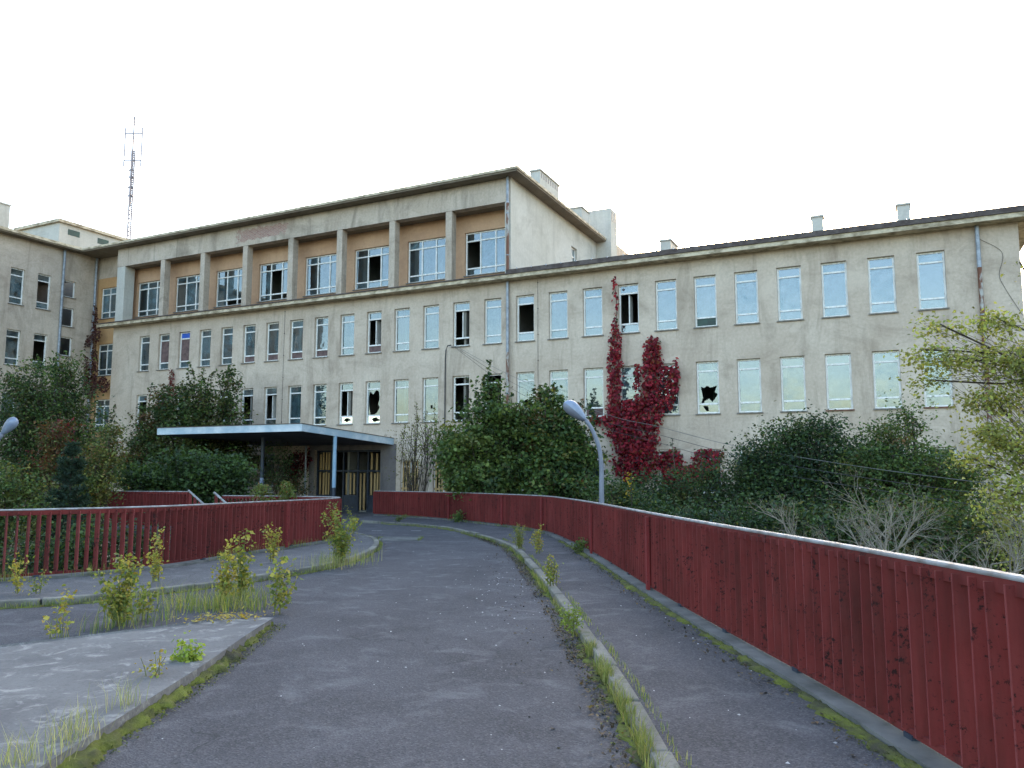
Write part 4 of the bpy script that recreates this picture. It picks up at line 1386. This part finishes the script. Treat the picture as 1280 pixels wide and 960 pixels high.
creeper('crimson creeper climbing the front wall in two tall tongues', [(767, 358, .8, 14), (771, 383, 1.2, 14), (769, 408, 3.5, 9), (769, 430, 7, 18), (769, 455, 9, 18), (768, 480, 8, 18), (768, 505, 8, 16), (775, 528, 18, 20), (797, 462, 4, 7), (796, 480, 3, 14), (815, 430, 8, 10), (816, 445, 11, 14), (816, 465, 12, 16), (814, 490, 12, 16), (812, 515, 15, 18), (838, 470, 9, 12), (845, 470, 3, 20), (838, 490, 7, 10), (830, 505, 10, 8), (795, 545, 27, 22), (795, 575, 27, 24), (785, 515, 12, 16), (796, 505, 8, 10), (748, 524, 10, 6), (838, 578, 14, 16), (845, 600, 20, 12), (885, 570, 17, 9), (872, 590, 26, 10)], 7600, .15, VINE, [3, 2, 1.5, 1.8, .6, .25], front, tuple(-N), [[(795, 640), (785, 560), (770, 500), (768, 430), (771, 385), (767, 348)], [(800, 640), (810, 540), (816, 470), (815, 420)], [(812, 540), (838, 495), (845, 455)], [(800, 640), (845, 600), (885, 570)]], .45)
def bayf(x, y, off):
    u, z = on_facade(x, y, 1.06 - off)
    return bw(u, 1.06 - off, z)
creeper('brown withered creeper hanging round the corner pipe by the ochre bay', [(119, 395, 3, 14), (120, 415, 5, 12), (110, 425, 7, 6), (103, 440, 4, 16), (106, 460, 6, 14), (118, 455, 4, 22), (129, 480, 7, 9), (112, 482, 8, 14)], 1500, .14, [(.09, .03, .02), (.07, .02, .018), (.06, .035, .02)], [2, 2, 1], lambda x, y, o: bayf(x, y, o + .45), tuple(-N + U), [[(118, 600), (118, 500), (120, 440), (119, 390)], [(112, 500), (103, 450), (112, 422), (120, 412)]], .3)
creeper('dark red creeper on the wall in the shade under the canopy', [(372, 580, 12, 16), (384, 570, 5, 10), (360, 600, 12, 16)], 900, .13, [(.12, .012, .02), (.08, .02, .02)], [2, 1], front, tuple(-N), [[(368, 640), (372, 590), (378, 565)]], .3)
creeper('thin red creeper tongue climbing above the olive maple', [(214, 470, 3, 10), (214, 488, 5, 12), (205, 505, 9, 12)], 420, .13, [(.15, .02, .02), (.12, .04, .02)], [2, 1], front, tuple(-N), [[(212, 600), (210, 530), (214, 462)]], .3)

# ------------------------------------------------------------------ weeds, grass and moss on the driveway
def weed(px, py, htop, n, leaf, pal, wts, spread, label, name='weed', dz=0.0, dens=26, lean=0.0, width=.75):
    o = on_deck(px, py, dz)
    h = (py - htop) * o[1] / F_PX * 1.18
    e = tag(empty(name, tuple(o)), label, 'weed')
    mb, P, S = MB(), [], []
    for i in range(n):
        a = rng.uniform(0, 2 * math.pi)
        hh = h * (1 if i == 0 else rng.uniform(.4, .95))
        off = spread * rng.uniform(.2, 1) * np.array([math.cos(a) + lean, math.sin(a) * .7, 0])
        b = rng.normal(0, .03, 3) * np.array([1, 1, 0])
        pts = catmull(np.array([b, b + off * .25 + np.array([0, 0, hh * .5]), b + off * .8 + np.array([0, 0, hh * .9]), b + off + np.array([0, 0, hh])]), .05)
        mb.tube(pts, np.linspace(.006, .0022, len(pts)), 4, cap=False)
        m = int(dens * 1.9 * hh / .5) + 5
        t = rng.uniform(.18, 1, m)
        q = np.stack([np.interp(t * (len(pts) - 1), np.arange(len(pts)), pts[:, j]) for j in range(3)], 1)
        P.append(q + rng.normal(size=(m, 3)) * leaf * np.array([.9, .9, .6]))
    mb.build('stem', 'stem_green', e)
    P = np.vstack(P)
    leaf_soup('leaves', P, leaf, tints(len(P), pal, wts, .25), e, width=width, up=.4)
    return e
WG = [(.24, .25, .05), (.16, .2, .045), (.34, .29, .06), (.11, .15, .04)]
WY = [(.34, .3, .05), (.42, .34, .07), (.22, .24, .05), (.3, .2, .05)]
wd1 = [3, 2, 2, 1]
weed(150, 782, 708, 9, .055, WG, [3, 2, 2.5, 1], .42, 'bushy yellow green birch seedling growing at the edge of the concrete island', dens=42, lean=-.35)
weed(178, 776, 735, 4, .05, WG, wd1, .22, 'smaller seedling leaning right beside the bushy birch seedling')
weed(70, 797, 748, 2, .05, WY, wd1, .06, 'thin upright yellow leaved weed at the island edge near the left kerb', dens=40)
weed(195, 728, 672, 6, .05, WY, wd1, .3, 'yellow speckled weed on the left pavement in front of the pale underpass post', dz=.1)
weed(22, 742, 702, 4, .045, WY, wd1, .2, 'small yellow weed on the left kerb below the open slats', dz=.1)
weed(48, 742, 716, 4, .04, WG, wd1, .15, 'low thin weed on the left kerb near the small yellow weed', dz=.1)
weed(276, 755, 690, 7, .055, WY, [3, 2, 2, 1], .25, 'tall yellow weed standing in the thick grass clump')
weed(303, 750, 678, 6, .06, WG, wd1, .2, 'leafy bright weed at the right end of the thick grass clump')
weed(345, 768, 704, 4, .06, WG, wd1, .16, 'yellow green seedling at the tip of the concrete island', dens=34, lean=.3)
weed(340, 702, 664, 6, .05, WY, wd1, .22, 'two stemmed yellow weed at the foot of the red fence', dz=.1, name='weed')
weed(425, 704, 642, 12, .055, WG, [3, 3, 1.5, 1.5], .42, 'large bushy pale green weed on the left kerb at the end of the fence', dz=.1, dens=36)
weed(442, 668, 640, 4, .05, WG, wd1, .3, 'slender weed with outward twigs behind the large bushy kerb weed', dz=.1)
weed(236, 838, 806, 6, .045, [(.3, .36, .05), (.22, .3, .05)], [1, 1], .06, 'bright lime fern like seedling in the moss beside the island', dens=60)
weed(196, 858, 822, 4, .035, WY, wd1, .1, 'tiny yellow weed in the moss below the lime seedling', dens=14)
weed(650, 686, 660, 10, .035, WG, wd1, .2, 'dense upright weed on the right kerb where it bends', dz=.1, dens=60, width=.4)
weed(672, 692, 662, 6, .04, WY, wd1, .12, 'tall thin seeding weed beside the dense kerb weed', dz=.1, dens=34)
weed(688, 732, 700, 6, .035, WG, wd1, .09, 'pale weed growing from the right kerb by the bend', dz=.1, dens=40)
weed(701, 732, 707, 2, .03, WG, wd1, .05, 'single thin weed standing on the right pavement', dz=.1)
weed(714, 785, 760, 6, .05, [(.24, .3, .05), (.16, .22, .04)], [1, 1], .06, 'bright green tuft plant on the right kerb', dz=.1, dens=50, width=.35)
weed(724, 690, 675, 8, .05, [MID, FRESH, OLIVE], [2, 2, 1], .16, 'round green weed against the foot of the right fence', dz=.1, dens=50)
weed(572, 652, 640, 8, .07, [FRESH, MID, LIME], [2, 2, 1], .25, 'green weed at the fence post near the boarded windows', dz=.1, dens=40)
weed(497, 652, 645, 7, .05, [MID, OLIVE, LIME], [2, 2, 1], .35, 'low green weed strip before the red fence by the doors', dz=.1, dens=40)
weed(622, 652, 643, 4, .05, [LIME, YEL], [2, 1], .12, 'little pale weed against the red fence past its third post', dz=.1)
for (x, y, top, lb) in ((327, 640, 603, 'sumac seedling with drooping leaves behind the left fence, by the dark canopy post'), (358, 640, 600, 'sumac seedling with drooping leaves behind the left fence, by the red creeper')):
    o = at(x, y, 22.3); z_ = zd(22.3)
    e = tag(empty('sapling', (o[0], o[1], z_)), lb, 'sapling')
    hh = at(x, top, 22.3)[2] - z_
    mb = MB()
    P = []
    for k in range(14):
        a = 2 * math.pi * k / 5.3 + rng.normal(0, .2)
        p0 = np.array([0, 0, hh * rng.uniform(.6, .98)])
        pts = np.array([p0, p0 + np.array([math.cos(a) * .14, math.sin(a) * .14, .06]), p0 + np.array([math.cos(a) * .28, math.sin(a) * .28, -.1])])
        pts = catmull(pts, .04)
        mb.tube(pts, .004, 4, cap=False)
        P.append(np.repeat(pts, 4, 0) + rng.normal(0, .025, (len(pts) * 4, 3)))
    mb.tube([(0, 0, -.5), (0, 0, hh * .95)], [.018, .008], 6)
    mb.build('stem', 'stem_green', e)
    P = np.vstack(P)
    leaf_soup('leaves', P, .09, tints(len(P), [LIME, FRESH, OLIVE, (.26, .14, .05)], [4, 2, 1, .6]), e, width=.4, droop=.6)

def grass(name, base, h, pal, wts, lean=.35, w_=.006, parent=None):
    n = len(base)
    a = rng.uniform(0, 2 * math.pi, n)
    hh = h * rng.uniform(.45, 1.15, n)
    dx = np.stack([np.cos(a), np.sin(a), np.zeros(n)], 1)
    sd = np.stack([-np.sin(a), np.cos(a), np.zeros(n)], 1) * w_ * .5
    ln = (hh * rng.uniform(.1, 1, n) * lean)[:, None]
    z = np.array([0, 0, 1.0])[None]
    m = base + dx * ln * .3 + z * hh[:, None] * .55
    t_ = base + dx * ln + z * hh[:, None]
    V = np.stack([base - sd, base + sd, m + sd * .8, m - sd * .8, t_], 1).reshape(-1, 3)
    b = np.arange(n)[:, None] * 5
    Fs = np.concatenate([b + np.array([[0, 1, 2]]), b + np.array([[0, 2, 3]]), b + np.array([[3, 2, 4]])], 0)
    return soup(name, V, Fs, 'leaf', parent, np.repeat(tints(n, pal, wts, .25), 5, 0))
GP = [(.2, .23, .05), (.14, .19, .045), (.32, .3, .1), (.1, .14, .04)]
def along(path, n, lo, hi, off, dz, y0=-99, y1=99, clump=None):
    P = path[(path[:, 1] > y0) & (path[:, 1] < y1)]
    t = norm(np.gradient(path, axis=0))[(path[:, 1] > y0) & (path[:, 1] < y1)]
    if clump:
        c = rng.uniform(0, len(P) - 1, clump)
        s = np.clip(c[rng.integers(0, clump, n)] + rng.normal(0, len(P) * .012, n), 0, len(P) - 1)
    else:
        s = rng.uniform(0, len(P) - 1, n)
    i = s.astype(int)
    j = np.minimum(i + 1, len(P) - 1)
    f = (s - i)[:, None]
    q = P[i] * (1 - f) + P[j] * f
    tt = t[i]
    d = rng.uniform(lo, hi, n) + off
    q = q + np.stack([tt[:, 1], -tt[:, 0]], 1) * d[:, None]
    return np.stack([q[:, 0], q[:, 1], zd(q[:, 1]) + dz], 1)
def clumps(pts, n, r, dz):
    out = []
    for (px, py), k, rr in zip(pts, n, r):
        c = on_deck(px, py, dz)
        q = c + np.stack([rng.normal(0, rr, k), rng.normal(0, rr * .7, k), np.zeros(k)], 1)
        q[:, 2] = zd(q[:, 1]) + dz
        out.append(q)
    return np.vstack(out)
ng = tag(grass('grass', along(KR, 2000, -.035, .05, -.075, .03, 2.5, 7.4, 34), .13, [(.2, .22, .06), (.15, .18, .045), (.3, .28, .11)], [3, 3, 2], .8, .0055), 'long yellow green grass fringe growing along the near right kerb', 'grass', kind='stuff')
tag(grass('grass', along(KR, 1800, -.05, .05, -.09, .02, 8, 29, 60), .085, GP, None, .6, .006), 'sparse grass tufts along the far right kerb', 'grass', kind='stuff')
tag(grass('grass', along(KR, 900, -.03, .03, .085, .1, 3, 20, 40), .05, GP, None, .6, .005), 'short grass in the joint between kerb and right pavement', 'grass', kind='stuff')
tag(grass('grass', clumps([(280, 762), (262, 760), (300, 762), (240, 758), (215, 755), (290, 745), (310, 752), (200, 754), (222, 761), (238, 766), (186, 750)], [130, 90, 110, 30, 20, 100, 60, 25, 35, 30, 15], [.22, .24, .2, .25, .28, .18, .16, .18, .16, .14, .16], 0), .27, [(.2, .24, .055), (.15, .19, .045), (.34, .32, .1), (.38, .33, .08)], [3, 2, 1.8, 1], .9, .007), 'thick bright green grass clump at the tip of the concrete island', 'grass', kind='stuff')
tag(grass('grass', clumps([(150, 785), (172, 778), (90, 798), (120, 790), (205, 774)], [50, 60, 16, 24, 24], [.15, .18, .1, .1, .1], 0), .3, GP, None, .9, .006), 'thin grass blades along the far edge of the concrete island', 'grass', kind='stuff')
tag(grass('grass', clumps([(160, 882), (95, 925), (85, 930), (105, 915), (55, 950), (10, 958), (138, 890), (30, 962)], [36, 30, 36, 30, 26, 40, 14, 36], [.05, .08, .07, .07, .09, .09, .06, .1], .08), .21, [(.27, .28, .1), (.4, .38, .2), (.2, .23, .08)], [2, 2.5, 1], 1.0, .0038), 'pale grass tufts on the near concrete island', 'grass', kind='stuff')
tag(grass('grass', clumps([(415, 708), (430, 706), (445, 702), (405, 712)], [90, 110, 80, 40], [.22, .25, .22, .2], .06), .3, [(.26, .27, .08), (.36, .33, .15), (.17, .21, .06)], [2, 2, 1], .5, .007), 'dry pale grass under the large bushy kerb weed', 'grass', kind='stuff')
tag(grass('grass', along(KL, 1500, -.05, .05, .1, 0, 9, 24, 60), .09, GP, None, .6, .006), 'grass tufts along the left kerb', 'grass', kind='stuff')
tag(grass('grass', along(LF, 900, -.1, .1, .12, .1, 10, 22, 36), .2, GP, None, .6, .006), 'grass tufts at the foot of the left fence', 'grass', kind='stuff')
tag(grass('grass', along(RF, 700, -.12, .12, -.3, .1, 22, 34, 26), .12, [MID, OLIVE, LIME], None, .6, .008), 'grass tufts at the far foot of the right fence', 'grass', kind='stuff')

def moss_strip(path, lo, hi, dz, label, y0=-99, y1=99, amp=.022, edge=.6):
    P = path[(path[:, 1] > y0) & (path[:, 1] < y1)]
    P = catmull(P[::3], .05)
    n, m = len(P), 8
    ph = rng.uniform(0, 6, 8)
    s = np.arange(n) * .05
    wob = sum(np.sin(s * f + p) * a for f, p, a in zip((1.1, 2.7, 5.3, 9.7, 17, 31, 47, 71), ph, (.3, .25, .25, .22, .2, .2, .15, .15)))
    wob2 = np.clip(.5 + wob * edge * .7 + rng.normal(0, .05, n), .0, 1.1)
    V = []
    for j in range(m):
        t = j / (m - 1)
        off = lo + (hi - lo) * t * wob2
        q = offset(P, 0) + np.stack([norm(np.gradient(P, axis=0))[:, 1], -norm(np.gradient(P, axis=0))[:, 0]], 1) * off[:, None]
        z = zd(q[:, 1]) + dz + (math.sin(math.pi * min(t * .8 + .2, 1)) * amp * np.clip(wob2, .15, 1) + np.abs(rng.normal(0, amp * .4, n)) * (0 < j < m - 1)) - (.02 if j in (0, m - 1) else 0)
        V.append(np.stack([q[:, 0], q[:, 1], z], 1))
    V = np.stack(V, 1).reshape(-1, 3)
    i = np.arange(n - 1)[:, None] * m
    j = np.arange(m - 1)[None]
    a = (i + j).ravel()
    o = soup('moss', V, np.stack([a, a + 1, a + m + 1, a + m], 1), 'moss')
    return tag(o, label, 'moss', kind='stuff')
moss_strip(RF, -.15, -.33, .078, 'bright moss along the foot of the right fence', 1, 20)
moss_strip(KR, -.05, -.2, .002, 'mossy dirt along the road side of the right kerb', 1, 29, .014, .9)
moss_strip(KL, .07, .2, .002, 'mossy dirt along the road side of the left kerb', 9, 23.5, .014, .8)
ISL = np.array([(-2.45, 1.5), (-2.47, 3.6), (-2.5, 4.9), (-2.52, 6.4), (-2.59, 7.6), (-2.66, 8.75)])
moss_strip(catmull(ISL, .05), -.06, .17, .012, 'moss cushions along the side of the concrete island', -9, 20, .04, .6)

def flat_soup(name, base, size, pal, wts, label, cat):
    n = len(base)
    o = leaf_soup(name, base + np.array([0, 0, .008]), size, tints(n, pal, wts, .35), None, up=3.5, width=.75, droop=0)
    return tag(o, label, cat, kind='stuff')
flat_soup('leaf_litter', np.vstack([along(KR, 2600, -.1, .08, -.15, .006, 2, 24, 120), along(RF, 1800, -.07, .08, -.24, .08, 2, 20, 90), catmull(np.c_[ISL, zd(ISL[:, 1]) + .006], .004)[:, :3] + np.c_[rng.uniform(0, .16, len(catmull(np.c_[ISL, zd(ISL[:, 1])], .004))), np.zeros((len(catmull(np.c_[ISL, zd(ISL[:, 1])], .004)), 2))]]), .022, [(.12, .14, .03), (.07, .085, .02), (.16, .15, .04), (.05, .045, .03)], [3, 3, 1, 2], 'loose moss crumbs along the kerb and fence foot', 'moss')
LIT = [(.05, .04, .03), (.09, .065, .04), (.16, .11, .05), (.03, .028, .025)]
flat_soup('leaf_litter', np.vstack([along(KR, 2600, -.13, .1, -.17, .005, 2, 22, 160), along(KR, 160, -.5, .0, -.3, .003, 2, 22), along(RF, 400, -.1, .1, -.36, .076, 2, 18), along(KL, 260, -.1, .14, .2, .003, 9, 24)]), .035, LIT, [3, 2, .7, 2], 'dead leaf crumbs lying along the kerbs', 'leaf litter')
flat_soup('leaf_litter', clumps([(275, 772), (255, 773), (300, 771)], [70, 50, 60], [.2, .2, .15], .1), .045, [(.4, .32, .07), (.34, .24, .05)], [1, 1], 'yellow fallen leaves at the foot of the grass clump', 'leaf litter')
c0 = on_deck(499, 674)
mh = tag(empty('drain_cover', tuple(c0)), 'rusty rectangular drain cover with weedy rim in the asphalt before the doors', 'drain cover')
mb = MB()
for x0, x1, y0, y1 in ((-.55, .55, -.5, -.43), (-.55, .55, .43, .5), (-.55, -.48, -.43, .43), (.48, .55, -.43, .43)):
    mb.box(x0, x1, y0, y1, -.01, .018)
mb.build('rim', 'concrete_dark', mh)
mb = MB()
mb.box(-.475, .475, -.425, .425, -.01, .01)
for k in range(9):
    mb.box(-.44 + k * .1, -.4 + k * .1, -.4, .4, .0102, .016)
mb.build('plate', 'concrete_dark', mh)
tag(grass('grass', c0 + np.stack([rng.choice([-.6, .6], 160) * rng.uniform(.85, 1.05, 160), rng.uniform(-.55, .55, 160), np.full(160, -.01)], 1), .09, GP, None, .8, .008), 'short grass round the rim of the drain cover', 'grass', kind='stuff')
simple('road_paint', lin(168, 166, 162), lin(120, 118, 116), 9, .9, bump=0)
for px in (471, 520):
    c = on_deck(px, 663.5)
    mb = MB()
    for q0, q1 in ((-.16, -.02), (0, .17)):
        mb.quad((q0, -.06, .004), (q1, -.05, .004), (q1, .06, .004), (q0, .05, .004))
    tag(mb.build('road_marking', 'road_paint', None, loc=tuple(c)), kind='structure')
# pale chips of paint and gravel scattered over the road
pts = np.stack([rng.uniform(-2.3, .6, 80), rng.uniform(3.2, 18, 80)], 1)
pts = np.vstack([pts, np.stack([rng.normal(-.1, .35, 90), rng.normal(11, 1.6, 90)], 1), np.stack([rng.uniform(.95, 2.0, 40), rng.uniform(3.5, 14, 40)], 1)])
b3 = np.stack([pts[:, 0], pts[:, 1], zd(pts[:, 1]) + .002 + .075 * (pts[:, 0] > .93)], 1)
V, Fs = [], []
for p in b3:
    r = rng.uniform(.004, .014)
    q = len(V)
    a = rng.uniform(0, 6)
    V += [p + np.array([math.cos(a + k * 2.09) * r * rng.uniform(.6, 1.3), math.sin(a + k * 2.09) * r * rng.uniform(.6, 1.3), 0]) for k in range(3)] + [p + np.array([0, 0, r * .6])]
    Fs += [(q, q + 1, q + 3), (q + 1, q + 2, q + 3), (q + 2, q, q + 3)]
tag(soup('gravel', np.array(V), np.array(Fs), 'chip'), 'pale chips and gravel scattered on the asphalt', 'gravel', kind='stuff')
